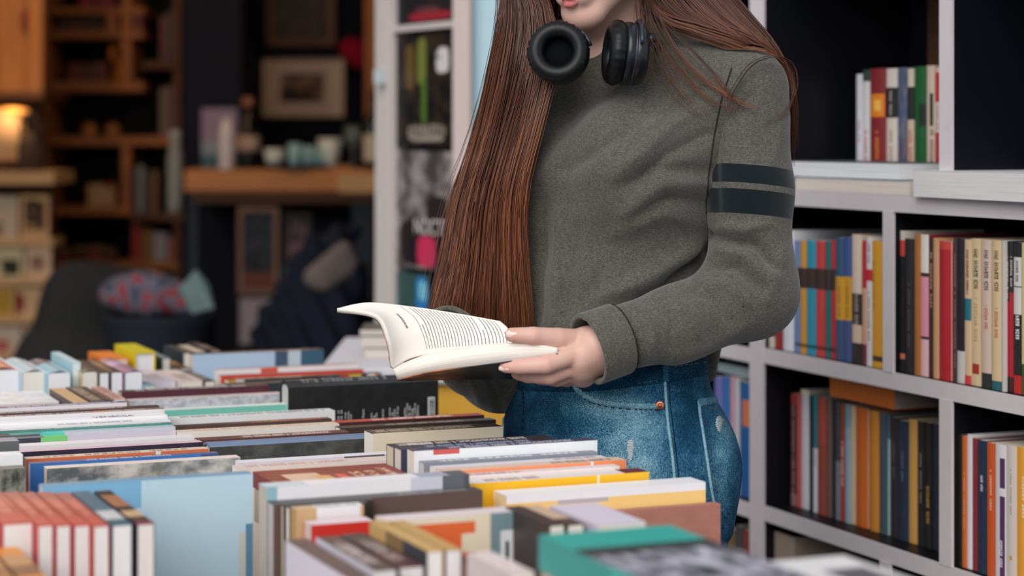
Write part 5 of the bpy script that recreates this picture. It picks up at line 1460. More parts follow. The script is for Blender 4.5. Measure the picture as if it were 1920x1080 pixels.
# headband behind the neck
pts = smooth_poly([tuple(Vector(cL) + Vector((.0, .045, .02))), tuple(W(1070, 95, -.06)), tuple(W(1075, 70, .06)), tuple(W(1130, 55, .14)), tuple(W(1205, 55, .13)), tuple(W(1250, 75, .04)), tuple(W(1235, 85, -.06)), tuple(Vector(cR) + Vector((.036, .02, .02)))], 8)
MB().tube([tuple(p) for p in pts], .0075, 10).build('headband', shell, hp, True)

# ------------------------------------------------------------------ the open book in her hands
ob = empty('open_book', tuple(at(850, 690, 2.68)), 'open paperback with white printed pages held in the hand', 'book')
def grid_surf(ctrl, nu=40, nv=24):
    """ctrl[t][s] = (px,py,Y) -> array of world points (nu+1, nv+1)"""
    A = np.array(ctrl, float)
    rows_ = np.stack([smooth_poly(A[i], nv // (A.shape[1] - 1)) for i in range(A.shape[0])])
    cols_ = np.stack([smooth_poly(rows_[:, j], nu // (A.shape[0] - 1)) for j in range(rows_.shape[1])], 1)
    Y = cols_[..., 2]
    return np.stack([(cols_[..., 0] - 960) / FPX * Y, Y, CZ - (cols_[..., 1] - HOR) / FPX * Y], -1)
def sheet(G0, G1, name, mats, parent, uv=True):
    """closed slab between two grids of equal size; slot 0 = face of G0, slot 1 = edges, slot 2 = face of G1"""
    nu, nv = G0.shape[:2]; vsx = [tuple(p) for p in G0.reshape(-1, 3)] + [tuple(p) for p in G1.reshape(-1, 3)]; o_ = nu * nv; fs = []; mi = []; uvs = []
    def q(i, j): return i * nv + j
    for i in range(nu - 1):
        for j in range(nv - 1):
            fs.append((q(i, j), q(i+1, j), q(i+1, j+1), q(i, j+1))); mi.append(0)
            fs.append((o_+q(i, j), o_+q(i, j+1), o_+q(i+1, j+1), o_+q(i+1, j))); mi.append(2)
            u0, u1, v0, v1 = i/(nu-1), (i+1)/(nu-1), j/(nv-1), (j+1)/(nv-1)
            uvs += [[(u0, v0), (u1, v0), (u1, v1), (u0, v1)], [(u0, v0), (u0, v1), (u1, v1), (u1, v0)]]
    for i in range(nu - 1):
        for j in (0, nv - 1):
            a = [q(i, j), q(i+1, j), o_+q(i+1, j), o_+q(i, j)]; fs.append(tuple(a if j == 0 else a[::-1])); mi.append(1)
            uu = [(i/(nu-1), 0), ((i+1)/(nu-1), 0), ((i+1)/(nu-1), 1), (i/(nu-1), 1)]; uvs.append(uu if j == 0 else uu[::-1])
    for j in range(nv - 1):
        for i in (0, nu - 1):
            a = [q(i, j), o_+q(i, j), o_+q(i, j+1), q(i, j+1)]; fs.append(tuple(a if i == 0 else a[::-1])); mi.append(1)
            uu = [(j/(nv-1), 0), (j/(nv-1), 1), ((j+1)/(nv-1), 1), ((j+1)/(nv-1), 0)]; uvs.append(uu if i == 0 else uu[::-1])
    me = bpy.data.meshes.new(name); me.from_pydata(vsx, [], fs)
    lay = me.uv_layers.new(name='UVMap'); li = 0
    for quv in uvs:
        for c in quv: lay.data[li].uv = c; li += 1
    for m in mats: me.materials.append(m)
    me.polygons.foreach_set('material_index', mi); me.update()
    bm = bmesh.new(); bm.from_mesh(me); bmesh.ops.recalc_face_normals(bm, faces=bm.faces[:]); bm.to_mesh(me); bm.free()
    return link(name, me, None, parent, True)
# page materials
t = NT('printed_page'); uv = t.n('ShaderNodeTexCoord').outputs['UV']; sp = t.n('ShaderNodeSeparateXYZ'); t.l(uv, sp.inputs[0]); u, v = sp.outputs[0], sp.outputs[1]
nl = 46.0
cell = t.math('MULTIPLY', u, nl); fr = t.math('FRACT', cell); lnid = t.math('FLOOR', cell)
cb = t.n('ShaderNodeCombineXYZ'); t.l(lnid, cb.inputs[0]); t.l(t.math('MULTIPLY', v, 110.0), cb.inputs[1])
ink = t.math('GREATER_THAN', t.noise(cb.outputs[0], 1.0, 1), .40)
wn = t.n('ShaderNodeTexWhiteNoise', noise_dimensions='1D'); t.l(lnid, wn.inputs['W'])
endv = t.math('SUBTRACT', .93, t.math('MULTIPLY', t.math('GREATER_THAN', wn.outputs['Value'], .8), .4))
m = t.math('MULTIPLY', t.math('MULTIPLY', t.between(fr, .32, .64), ink), t.math('MULTIPLY', t.between(u, .40, .965), t.math('MULTIPLY', t.math('GREATER_THAN', v, .12), t.math('LESS_THAN', v, endv))))
chap = t.math('MULTIPLY', t.math('MULTIPLY', t.between(u, .30, .318), t.between(v, .45, .72)), ink)
m = t.math('MAXIMUM', m, chap)
page_m = t.fin(t.mix(m, lin((238, 232, 226)), lin((134, 128, 132))), .8, .15)
t = NT('page_edge_lines'); uv = t.n('ShaderNodeTexCoord').outputs['UV']; mp = t.n('ShaderNodeMapping'); mp.inputs['Scale'].default_value = (1.5, 34, 1); t.l(uv, mp.inputs['Vector'])
nz = t.noise(mp.outputs[0], 1.0, 2); edge_m = t.fin(t.ramp(nz, [(.3, lin((206, 196, 186))), (.55, lin((240, 234, 226)))]), .85, .1)
t = NT('picture_cover'); nz = t.noise(t.coord('Object', (14, 14, 30)), 1.5, 4, .6); nz2 = t.noise(t.coord('Object', (40, 40, 40)), 1, 3)
att = t.n('ShaderNodeTexCoord'); sp = t.n('ShaderNodeSeparateXYZ'); t.l(att.outputs['UV'], sp.inputs[0])
brown = t.ramp(nz, [(.35, lin((90, 50, 32))), (.6, lin((200, 128, 88)))]); dark = t.ramp(nz2, [(.4, lin((14, 16, 24))), (.7, lin((40, 42, 54)))])
cover_m = t.fin(t.mix(t.ramp(sp.outputs[0], [(.38, (0, 0, 0, 1)), (.55, (1, 1, 1, 1))]), brown, dark), .35, .4)
# far half: page surface (control grid t = head .. tail, s = gutter .. fore-edge)
CG = [
 [(737, 692, 2.668), (731, 640, 2.655), (706, 590, 2.66), (632, 578, 2.665)],
 [(772, 672, 2.680), (758, 630, 2.676), (735, 592, 2.682), (692, 567, 2.685)],
 [(826, 662, 2.690), (820, 628, 2.692), (808, 598, 2.700), (782, 576, 2.706)],
 [(892, 656, 2.692), (889, 630, 2.698), (880, 608, 2.708), (866, 589, 2.716)],
 [(962, 654, 2.692), (960, 634, 2.698), (953, 616, 2.708), (938, 602, 2.716)]]
G0 = grid_surf(CG, 40, 24)
# offset by thickness away from the page normal
def offs(G, d):
    du = np.gradient(G, axis=0); dv = np.gradient(G, axis=1); n = np.cross(du, dv); n /= np.linalg.norm(n, axis=2)[..., None] + 1e-12
    c = np.array([0, 0, CZ]); sgn = np.sign(np.einsum('ijk,ijk->ij', n, G - c).mean()); return G + n * sgn * d
G1 = offs(G0, .0055)
sheet(G0, G1, 'page_block', [page_m, edge_m, edge_m], ob)
sheet(offs(G0, .0057), offs(G0, .0066), 'cover', [cover_m, cover_m, cover_m], ob)
# the leaves under the lifted page show as a second thin sheet fanned slightly apart
CG2 = [[(x + (2 if i == 0 else 0), y + 3 + 4 * (1 - j / 3) * (1 if i < 2 else .3), Yv - .004) for j, (x, y, Yv) in enumerate(row)] for i, row in enumerate(CG)]
# near half: block between the spine (low, far) and fore-edge (high, near)
NT_ = [(737, 692, 2.668), (772, 674, 2.650), (826, 658, 2.635), (900, 646, 2.625), (980, 643, 2.622), (1046, 652, 2.620)]
NBm = [(747, 711, 2.665), (776, 703, 2.648), (826, 693, 2.633), (900, 684, 2.623), (980, 673, 2.620), (1046, 662, 2.618)]
ST = [(737, 692, 2.670), (776, 680, 2.69), (830, 672, 2.70), (900, 668, 2.71), (980, 668, 2.71), (1046, 668, 2.71)]
SB = [(745, 712, 2.672), (778, 712, 2.70), (830, 711, 2.715), (900, 710, 2.72), (980, 708, 2.72), (1046, 704, 2.72)]
top = grid_surf([[a, tuple((np.array(a) + np.array(b)) / 2), b] for a, b in zip(ST, NT_)], 40, 12)
bot = grid_surf([[a, tuple((np.array(a) + np.array(b)) / 2 + np.array([0, -1, 0])), b] for a, b in zip(SB, NBm)], 40, 12)
sheet(top, bot, 'page_block', [page_m if False else edge_m, edge_m, edge_m], ob)
sheet(bot + np.array([0, -.0004, -.0003]), bot + np.array([0, -.0012, -.0013]), 'cover', [cover_m, cover_m, cover_m], ob)
# ------------------------------------------------------------------ shop door with posters
A_ = at(716, 0, 5.08); B_ = at(868, 0, FACADE + .02)
dl = Vector((B_.x - A_.x, B_.y - A_.y, 0)); dlen = dl.length; de = dl.normalized(); dn = Vector((de.y, -de.x, 0))
if dn.y > 0: dn = -dn
def leaf_s(px):
    k = (px - 960.0) / FPX; s_ = (k * A_.y - A_.x) / (de.x - k * de.y); return s_, A_.y + de.y * s_
def leaf_z(px, py): return CZ - (py - HOR) / FPX * leaf_s(px)[1]
ML_ = frame((A_.x, A_.y, 0), de, -dn, Zv)          # x along the leaf, y into it, z up
door = empty('shop_door', (A_.x, A_.y, 0), 'white framed shop door covered with posters standing ajar', 'door')
whitep = M((196, 188, 186), .55, .3, 0, .06, 'door_paint')
s1, s2 = leaf_s(745)[0], leaf_s(862)[0]
MB().box((0, -.02, .01), (s1, .03, 2.4), ML_).build('stile', whitep, door, bevel=.004)
MB().box((s2, -.02, .01), (dlen, .03, 2.4), ML_).build('stile', whitep, door, bevel=.004)
MB().box((s1, -.015, .01), (s2, .025, .25), ML_).build('bottom_rail', whitep, door)
MB().box((s1, -.015, 2.3), (s2, .025, 2.4), ML_).build('top_rail', whitep, door)
zr = leaf_z(800, 50)
MB().box((s1, -.012, zr - .007), (s2, .01, zr + .007), ML_).build('glazing_bar', whitep, door)
t = NT('door_glass'); t.b.inputs['Transmission Weight'].default_value = .6; gl_m = t.fin(lin((30, 36, 46)), .05, .5)
MB().box((s1, .002, .25), (s2, .008, 2.3), ML_).build('pane', gl_m, door)
MB().box((s1 * .55, -.045, leaf_z(725, 160)), (s1 * .8, -.02, leaf_z(725, 130)), ML_).build('latch', M((190, 200, 206), .4), door, bevel=.003)
def poster(x0, y0, x1, y1, mat, label, name='poster', i=0):
    x1 = x1 + 10 if x1 > 840 else x1
    a = leaf_s(x0)[0]; b = leaf_s(x1)[0]; xm = (x0 + x1) / 2
    za, zb = leaf_z(xm, y0), leaf_z(xm, y1)
    mb = MB(); e = .0015 + .0006 * i
    mb.box((a, -.0008 - e, zb), (b, -e, za), ML_)
    me = bpy.data.meshes.new(name); me.from_pydata(mb.v, [], mb.f); lay = me.uv_layers.new(name='UVMap')
    inv = ML_.inverted()
    for l in me.loops:
        q = inv @ me.vertices[l.vertex_index].co; lay.data[l.index].uv = ((q.x - a) / (b - a), (q.z - zb) / (za - zb))
    o = link(name, me, mat); tag(o, label, 'poster', 'posters on the shop door'); return o
def poster_mat(base, blobs, bl=None):
    t = NT('poster_print'); uv = t.n('ShaderNodeTexCoord').outputs['UV']; sp = t.n('ShaderNodeSeparateXYZ'); t.l(uv, sp.inputs[0]); u, v = sp.outputs[0], sp.outputs[1]
    col = lin(base)
    if bl:
        nz = t.noise(uv, bl[2], 4, .6); col = t.mix(t.ramp(nz, [(.42, (0,0,0,1)), (.6, (1,1,1,1))]), lin(bl[0]), lin(bl[1]))
    for (u0, u1, v0, v1, c) in blobs:
        nz = t.noise(uv, 6, 2); d1 = t.math('DIVIDE', t.math('SUBTRACT', u, (u0+u1)/2), (u1-u0)/2); d2 = t.math('DIVIDE', t.math('SUBTRACT', v, (v0+v1)/2), (v1-v0)/2)
        p4 = t.math('ADD', t.math('POWER', t.math('ABSOLUTE', d1), 4.0), t.math('POWER', t.math('ABSOLUTE', d2), 4.0))
        col = t.mix(t.math('LESS_THAN', t.math('ADD', p4, t.math('MULTIPLY', t.math('SUBTRACT', nz, .5), .5)), 1.0), col, lin(c))
    return t.fin(col, .45, .3)
poster(747, -60, 850, 43, poster_mat((26, 24, 30), [(.2, .9, .05, .2, (150, 34, 50)), (.3, .7, .2, .3, (90, 50, 56))]), 'dark poster with a red foot above the glazing bar of the door')
pg_ = poster(745, 60, 850, 276, poster_mat((22, 20, 22), [(.35, .5, .55, .95, (110, 116, 50)), (.15, .3, .5, .9, (96, 74, 36)), (.42, .5, .2, .6, (80, 110, 40)), (.66, .86, .64, .86, (206, 200, 200)), (.2, .8, .05, .2, (150, 140, 128))], ((14, 14, 18), (50, 40, 30), 5)), 'dark poster with green stalks and white lettering on the door')
pw = poster(745, 284, 850, 505, poster_mat((120, 112, 112), [(.05, .95, .02, .42, (30, 24, 28)), (.35, .65, .02, .28, (196, 50, 90)), (.5, .85, .38, .62, (40, 34, 36))], ((70, 64, 66), (150, 142, 140), 4)), 'grey poster with a pink figure on the door')
poster(745, 512, 805, 600, poster_mat((50, 80, 76), [(.62, .98, .1, .95, (40, 120, 190)), (.7, .95, .45, .85, (120, 190, 214))]), 'small green and blue poster low on the door')
# lettering on the posters
def leaf_text(txt, px, py, size, mat, parent, rot=0.0):
    s_, Yy = leaf_s(px)
    Mx = ML_ @ Matrix.Translation((s_, -.0034, leaf_z(px, py))) @ Matrix.Rotation(math.pi / 2, 4, 'X') @ Matrix.Rotation(rot, 4, 'Z')
    return text_part(txt, Mx, size, mat, parent)
leaf_text('NO', 822, 112, .05, M((30, 28, 30), .6), pg_, math.pi / 2)
leaf_text('FESTIVAL', 771, 246, .045, M((40, 36, 36), .6), pg_)
leaf_text('NOCTE', 778, 425, .05, M((214, 206, 206), .6), pw)

# ------------------------------------------------------------------ inside the shop
def bgbox(x0, y0, x1, y1, Y, dep, mat, name, parent=None, bevel=0):
    a, b = at(x0, y1, Y), at(x1, y0, Y)
    return MB().box((a.x, Y, a.z), (b.x, Y + dep, b.z)).build(name, mat, parent, bevel=bevel)
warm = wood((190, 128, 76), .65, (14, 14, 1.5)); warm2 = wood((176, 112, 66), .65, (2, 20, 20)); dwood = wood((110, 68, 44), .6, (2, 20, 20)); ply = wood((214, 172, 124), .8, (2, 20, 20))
# wooden cupboard at the left edge
cb_ = empty('wooden_cupboard', tuple(at(0, 185, 7.9).xy) + (0,), 'warm brown wooden cupboard at the left edge of the shop', 'cupboard')
for i in range(5): bgbox(-60 + i * 28, -300, -60 + i * 28 + 27, 180, 7.9 + .004 * (i % 2), .05, warm, 'plank', cb_)
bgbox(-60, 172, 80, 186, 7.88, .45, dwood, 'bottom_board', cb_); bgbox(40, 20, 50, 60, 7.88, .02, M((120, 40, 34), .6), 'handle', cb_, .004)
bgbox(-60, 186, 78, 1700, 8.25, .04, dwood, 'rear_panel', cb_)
# open wooden shelving
sh_ = empty('wooden_shelving', tuple(at(200, 300, 8.6).xy) + (0,), 'open wooden shelving unit with boards against the shop wall', 'shelving')
Ys = 8.6
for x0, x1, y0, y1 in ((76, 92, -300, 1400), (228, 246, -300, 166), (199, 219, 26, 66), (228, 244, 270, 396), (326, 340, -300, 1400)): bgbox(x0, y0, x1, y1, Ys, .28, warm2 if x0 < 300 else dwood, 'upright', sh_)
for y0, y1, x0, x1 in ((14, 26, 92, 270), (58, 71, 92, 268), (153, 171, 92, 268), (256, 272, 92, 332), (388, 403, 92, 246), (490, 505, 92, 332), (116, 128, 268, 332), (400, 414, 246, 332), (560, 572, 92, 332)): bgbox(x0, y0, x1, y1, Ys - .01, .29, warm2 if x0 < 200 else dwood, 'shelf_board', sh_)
bgbox(76, -300, 340, 1300, Ys + .29, .02, M((20, 16, 20), .8), 'back_panel', sh_)
def bgbook(x0, y0, x1, y1, c, label, Y=None, dep=.16):
    Y = Y or Ys + .04; a, b = at(x0, y1, Y), at(x1, y0, Y)
    return book_obj(frame((a.x, Y, a.z), Vector((1, 0, 0)), Vector((0, 1, 0)), Zv), b.x - a.x, dep, b.z - a.z, cover_mat(c), label=label, group='books on the wooden shelving')
for q in [(150, -25, 172, 13, (150, 30, 60), 'crimson book'), (173, -22, 192, 13, (120, 24, 50), 'wine red book'), (193, -20, 214, 13, (140, 36, 60), 'raspberry book'), (252, 24, 266, 57, (120, 26, 44), 'dark red book'),
          (112, 34, 130, 57, (70, 40, 36), 'brown book'), (132, 36, 160, 57, (90, 44, 36), 'russet book'), (162, 34, 190, 57, (60, 36, 34), 'umber book')]:
    bgbook(*q[:5], q[5] + ' high on the wooden shelving')
for q in [(130, 118, 146, 152, (120, 54, 44), 'brick brown book'), (147, 120, 164, 152, (100, 40, 40), 'dull red book'), (165, 118, 182, 152, (90, 44, 40), 'rusty book'), (183, 116, 200, 152, (110, 50, 40), 'chestnut book')]:
    bgbook(*q[:5], q[5] + ' beside the orange ornament')
for q in [(250, 318, 258, 399, (60, 70, 90), 'dusky blue book'), (259, 310, 268, 399, (140, 150, 160), 'pale grey book'), (270, 325, 282, 399, (70, 54, 50), 'brown grey book'), (284, 320, 296, 399, (120, 80, 56), 'tan brown book'),
          (248, 418, 266, 489, (170, 50, 34), 'brick red book'), (269, 430, 286, 489, (140, 110, 40), 'ochre book'), (290, 436, 302, 489, (176, 168, 190), 'lilac white book'), (303, 438, 314, 489, (150, 156, 170), 'silver grey book'), (315, 446, 325, 489, (170, 96, 56), 'orange brown book')]:
    bgbook(*q[:5], q[5] + ' on the dark right side of the shelving')
for q in [(104, 470, 130, 489, (110, 40, 40), 'maroon book'), (132, 466, 160, 489, (80, 34, 36), 'oxblood book'), (162, 464, 190, 489, (130, 70, 44), 'copper book'), (192, 470, 214, 489, (90, 46, 40), 'rust book')]:
    bgbook(*q[:5], q[5] + ' low on the wooden shelving')
for q in [(300, 30, 312, 115, (96, 26, 34), 'tall dark red book'), (313, 20, 325, 115, (60, 24, 34), 'tall plum book'), (300, 165, 312, 255, (120, 100, 92), 'greyish book'), (314, 160, 325, 255, (110, 74, 56), 'hazel book')]:
    bgbook(*q[:5], q[5] + ' at the right end of the shelving')
# ornament, jars, box, pale roll
def lathe_at(px, py, Y, prof, mat, name, parent=None, n=20):
    p = at(px, py, Y); return MB().lathe([(r, z) for r, z in prof], n, Matrix.Translation(p)).build(name, mat, parent, True)
amber = M((214, 124, 30), .35, .4)
o = empty('ornament', tuple(at(220, 153, 8.68)), 'orange glazed ornament with a bent neck on the wooden shelving', 'ornament')
lathe_at(226, 153, 8.68, [(.03, 0), (.036, .02), (.03, .05), (.018, .07), (.012, .075)], amber, 'body', o)
MB().tube(smooth_poly([tuple(at(226, 125, 8.68)), tuple(at(216, 112, 8.68)), tuple(at(210, 100, 8.68)), tuple(at(216, 90, 8.68)), tuple(at(222, 92, 8.68))], 5).tolist(), .016, 10).build('neck', amber, o, True)
for px, nm in ((168, 'left'), (211, 'right')):
    o = empty('jar', tuple(at(px, 256, 8.64)), nm + ' one of the two round golden jars on the wooden shelving', 'jar', 'round golden jars')
    lathe_at(px, 256, 8.66, [(.02, 0), (.03, .012), (.032, .03), (.024, .044)], M((190, 130, 70), .35, .4), 'body', o); lathe_at(px, 236, 8.66, [(.022, 0), (.022, .008), (.008, .014)], M((150, 96, 50), .4), 'lid', o)
o = empty('carton', tuple(at(190, 388, 8.64)), 'beige carton with a red tab on the wooden shelving', 'box')
bgbox(164, 346, 216, 387, 8.64, .15, M((190, 156, 118), .8), 'body', o); bgbox(198, 342, 212, 352, 8.635, .01, M((150, 50, 40), .8), 'tab', o)
o = empty('bottle', tuple(at(326, 420, 8.4)), 'pale grey tall flask in front of the wooden shelving', 'bottle')
lathe_at(328, 400, 8.3, [(.028, 0), (.03, .02), (.03, .22), (.022, .25), (.02, .29)], M((150, 158, 160), .4, .4), 'body', o); lathe_at(328, 262, 8.3, [(.022, 0), (.022, .03), (.015, .035)], M((190, 196, 198), .4), 'cap', o)
o['label'] = 'pale grey tall flask standing at the end of the shelving'
bgbox(312, 398, 345, 412, 8.24, .3, dwood, 'flask_ledge'); tag(bpy.data.objects['flask_ledge'], 'short dark wooden ledge under the pale flask', 'ledge')
# lamp at the left edge, glowing
lp = empty('table_lamp', tuple(at(18, 330, 7.7)), 'glowing table lamp with a cream shade at the left edge', 'lamp')
lathe_at(12, 322, 7.7, [(.05, 0), (.05, .01), (.012, .02), (.012, .06)], M((120, 80, 50), .4, .4), 'base', lp)
t = NT('lamp_shade'); t.b.inputs['Emission Color'].default_value = lin((255, 190, 120)); t.b.inputs['Emission Strength'].default_value = .05
shm = t.fin(lin((214, 176, 136)), .8)
lathe_at(12, 300, 7.7, [(.085, 0), (.06, .17), (.058, .17), (.083, 0.0)], shm, 'lamp_shade', lp, 28)
lathe_at(22, 216, 7.7, [(.02, 0), (.06, .006), (.06, .02), (.02, .028)], emis((255, 176, 90), .5), 'glow_cap', lp)
ld = bpy.data.lights.new('bulb', 'POINT'); ld.energy = 1.0; ld.color = (1, .62, .30); ld.shadow_soft_size = .06
lo = bpy.data.objects.new('bulb', ld); COL.objects.link(lo); lo.location = at(30, 190, 7.6); lo.parent = lp; lo.matrix_parent_inverse = Matrix.Translation(-Vector(lp.location))
# unseen hanging lamps, added above the frame to brighten the shop interior
def pendant(x, y, z, e, label, r=.13):
    pn = empty('fill_pendant_lamp', (x, y, z), label, 'lamp', 'unseen pendant lamps added to light the shop')
    MB().lathe([(r, 0), (r * .8, .07), (r * .3, .13), (.02, .15)], 24, Matrix.Translation((x, y, z))).build('lamp_shade', M((50, 44, 40), .4, .4), pn, True)
    MB().tube([(x, y, z + .15), (x, y, 3.1)], .004, 6).build('cord', M((20, 20, 22), .6), pn)
    MB().lathe([(.01, -.03), (.03, -.015), (.035, .02), (.02, .05)], 16, Matrix.Translation((x, y, z - .01))).build('light_bulb', emis((255, 200, 140), 5), pn, True)
    l_ = bpy.data.lights.new('pendant', 'POINT'); l_.energy = e; l_.color = (1, .66, .38); l_.shadow_soft_size = .05
    q = bpy.data.objects.new('pendant', l_); COL.objects.link(q); q.location = (x, y, z - .06); q.parent = pn; q.matrix_parent_inverse = Matrix.Translation((-x, -y, -z))
pendant(-1.9, 7.2, 2.25, 10, 'unseen pendant lamp added for light before the wooden cupboard'); pendant(-.75, 7.4, 2.3, 10, 'unseen pendant lamp added for light above the counter')
pendant(-1.45, 6.2, 2.4, 7, 'unseen pendant lamp added for light above the armchair')
# shelf with cards at the left edge
rk = empty('card_rack', tuple(at(40, 700, 7.6).xy) + (0,), 'pale rack with rows of picture cards at the left edge', 'rack')
bgbox(-60, 322, 101, 345, 7.55, .35, ply, 'top_board', rk)
bgbox(-60, 345, 98, 1500, 7.75, .03, dwood, 'rear_board', rk)
cream = M((214, 188, 152), .85)
for y0, y1 in ((448, 462), (522, 536), (596, 608), (664, 676), (738, 750)): bgbox(-60, y0, 100, y1, 7.56, .18, ply, 'ledge', rk)
def card_mat(c, pics):
    t = NT('card_print'); uv = t.n('ShaderNodeTexCoord').outputs['Generated']; sp = t.n('ShaderNodeSeparateXYZ'); t.l(uv, sp.inputs[0]); col = lin(c)
    for (u0, u1, v0, v1, cc) in pics:
        nz = t.noise(uv, 5, 2); f = t.math('MULTIPLY', t.between(sp.outputs[0], u0, u1), t.between(sp.outputs[2], v0, v1)); col = t.mix(t.math('MULTIPLY', f, t.math('GREATER_THAN', nz, .38)), col, lin(cc))
    return t.fin(col, .8, .15)
for i, (x0, y0, x1, y1, c, pics, nm) in enumerate([
  (-40, 368, 34, 448, (206, 184, 160), [(.1, .6, .1, .4, (120, 70, 50))], 'cream card with a brown sketch'), (38, 366, 92, 448, (206, 164, 120), [(.15, .85, .2, .9, (80, 60, 50))], 'tan card with a dark sketch'),
  (-40, 464, 44, 522, (220, 200, 160), [(.5, .9, .1, .6, (60, 60, 50))], 'ivory card with a black sketch'), (48, 462, 96, 522, (224, 190, 160), [(.2, .7, .2, .7, (150, 110, 96))], 'peach card with a small sketch'),
  (-40, 538, 28, 596, (206, 170, 110), [(.2, .9, .1, .9, (190, 150, 60))], 'mustard card'), (32, 540, 97, 596, (220, 180, 140), [(.0, .2, .2, .8, (150, 40, 46))], 'peach card with a red spot'),
  (-40, 612, 40, 664, (214, 190, 170), [(.1, .7, .1, .5, (190, 80, 80))], 'pale card with a pink band'), (44, 612, 98, 664, (206, 170, 150), [(.2, .8, .2, .8, (150, 110, 100))], 'rosy card')]):
    o = bgbox(x0, y0, x1, y1, 7.58, .012, card_mat(c, pics), 'picture_card'); tag(o, nm + ' standing on the pale rack', 'card', 'picture cards on the rack')
bgd = empty('bag', tuple(at(52, 320, 7.62)), 'dark fabric bag standing between the lamp and the shelving', 'bag')
bf = Field(.01); bf.add(ellipsoid(at(54, 285, 7.68), (.05, .05, .075)), 0); bf.add(ellipsoid(at(58, 305, 7.68), (.05, .05, .05)), .03); Vx, Qx = bf.mesh(1); link('body', np_mesh('body', Vx, Qx), M((62, 48, 46), .9), bgd, True)
MB().tube(smooth_poly([tuple(at(40, 262, 7.66)), tuple(at(42, 222, 7.66)), tuple(at(58, 214, 7.66)), tuple(at(70, 230, 7.66)), tuple(at(68, 262, 7.66))], 5).tolist(), .006, 8).build('strap', M((40, 32, 32), .8), bgd, True)

# ------------------------------------------------------------------ counter with glasses and bottles
Yc = 8.0
ct = empty('counter', tuple(at(530, 700, Yc).xy) + (0,), 'wooden topped bar counter with dark legs inside the shop', 'counter')
bgbox(345, 318, 716, 360, Yc, .45, wood((206, 140, 88), .75, (3, 20, 20)), 'worktop', ct, .006)
bgbox(634, 326, 716, 361, Yc - .006, .006, ply, 'worktop_end', ct)
bgbox(360, 360, 700, 380, Yc + .04, .38, dwood, 'apron', ct)
tealdk = M((34, 46, 58), .6, .3)
for x0, x1 in ((352, 372), (660, 700)): 
    a = at(x0, 380, Yc + .05); b = at(x1, 380, Yc + .05); MB().box((a.x, Yc + .05, 0), (b.x, Yc + .12, a.z + .03)).build('leg', tealdk, ct)
a = at(372, 380, Yc + .3); b = at(660, 380, Yc + .3); MB().box((a.x, Yc + .36, .02), (b.x, Yc + .4, a.z)).build('rear_panel', M((20, 24, 36), .8), ct)
ztop = at(0, 318, Yc).z
def cprof(px, dY, prof, mat, name, parent): 
    p = at(px, 318, Yc + dY); return MB().lathe(prof, 20, Matrix.Translation((p.x, Yc + dY, ztop + .0005))).build(name, mat, parent, True)
def cthing(name, px, dY, label, cat, group=None):
    p = at(px, 318, Yc + dY); return empty(name, (p.x, Yc + dY, ztop), label, cat, group)
glass_dark = M((20, 26, 28), .15, .5, 0, 0); porcelain = M((214, 224, 228), .3, .45, 0, .02)
t = NT('clear_glass'); t.b.inputs['Transmission Weight'].default_value = .85; t.b.inputs['IOR'].default_value = 1.45; cg = t.fin(lin((206, 226, 232)), .06, .5)
o = cthing('wine_bottle', 700, .06, 'dark wine bottle with a white label at the right end of the counter', 'bottle')
cprof(700, .06, [(.034, 0), (.036, .01), (.036, .17), (.028, .20), (.014, .225), (.013, .29), (.015, .292), (.015, .30)], glass_dark, 'glass_body', o); cprof(700, .06, [(.0365, .03), (.0368, .035), (.0368, .125), (.0365, .13)], M((214, 204, 190), .7), 'paper_label', o)
o = cthing('bottle', 465, .16, 'dark bottle with a pale label beside the white cone', 'bottle')
cprof(465, .16, [(.042, 0), (.044, .02), (.044, .13), (.02, .18), (.018, .25)], glass_dark, 'glass_body', o); cprof(465, .16, [(.0445, .07), (.0448, .075), (.0448, .12), (.0445, .125)], M((200, 176, 166), .7), 'paper_label', o); cprof(465, .16, [(.02, .235), (.022, .24), (.022, .27), (.012, .275)], M((150, 104, 84), .5), 'cap', o)
o = cthing('candle', 425, .03, 'white tapered candle at the left end of the counter', 'candle')
cprof(425, .03, [(.026, -.002), (.028, .01), (.027, .14), (.018, .18), (.006, .192)], M((226, 220, 232), .5), 'wax_body', o); cprof(425, .03, [(.0015, .19), (.0015, .2)], M((40, 34, 34), .9), 'wick', o)
o = cthing('brochure_card', 412, .2, 'lilac card with a blue foot propped on the counter', 'card')
bgbox(378, 203, 445, 268, Yc + .21, .006, M((150, 136, 168), .7), 'upper_panel', o); bgbox(378, 268, 445, 290, Yc + .21, .006, M((140, 160, 178), .7), 'middle_panel', o); bgbox(378, 290, 445, 319, Yc + .21, .006, M((70, 104, 124), .7), 'lower_panel', o)
o = cthing('cup', 515, .12, 'wide white cup on the black tray', 'cup', 'white cups on the counter'); cprof(515, .12, [(.025, .014), (.034, .03), (.04, .075), (.037, .075), (.03, .03)], porcelain, 'bowl', o)
o = cthing('cup', 618, .14, 'tall white conical cup on the counter', 'cup', 'white cups on the counter'); cprof(618, .14, [(.028, .012), (.032, .02), (.046, .115), (.043, .115), (.03, .02)], porcelain, 'bowl', o)
for i, (px, h_, nm) in enumerate(((553, .085, 'first'), (577, .075, 'second'), (598, .07, 'third'))):
    o = cthing('glass', px, .06 + .03 * i, nm + ' water glass from the wide white cup on the tray', 'glass', 'water glasses on the tray')
    cprof(px, .06 + .03 * i, [(.02, .014), (.024, .02), (.026, h_ + .012), (.0245, h_ + .012), (.022, .024)], M((150, 196, 206), .12, .5, 0, .0), 'bowl', o)
o = cthing('wine_glass', 662, .16, 'stemmed wine glass before the dark wall', 'glass')
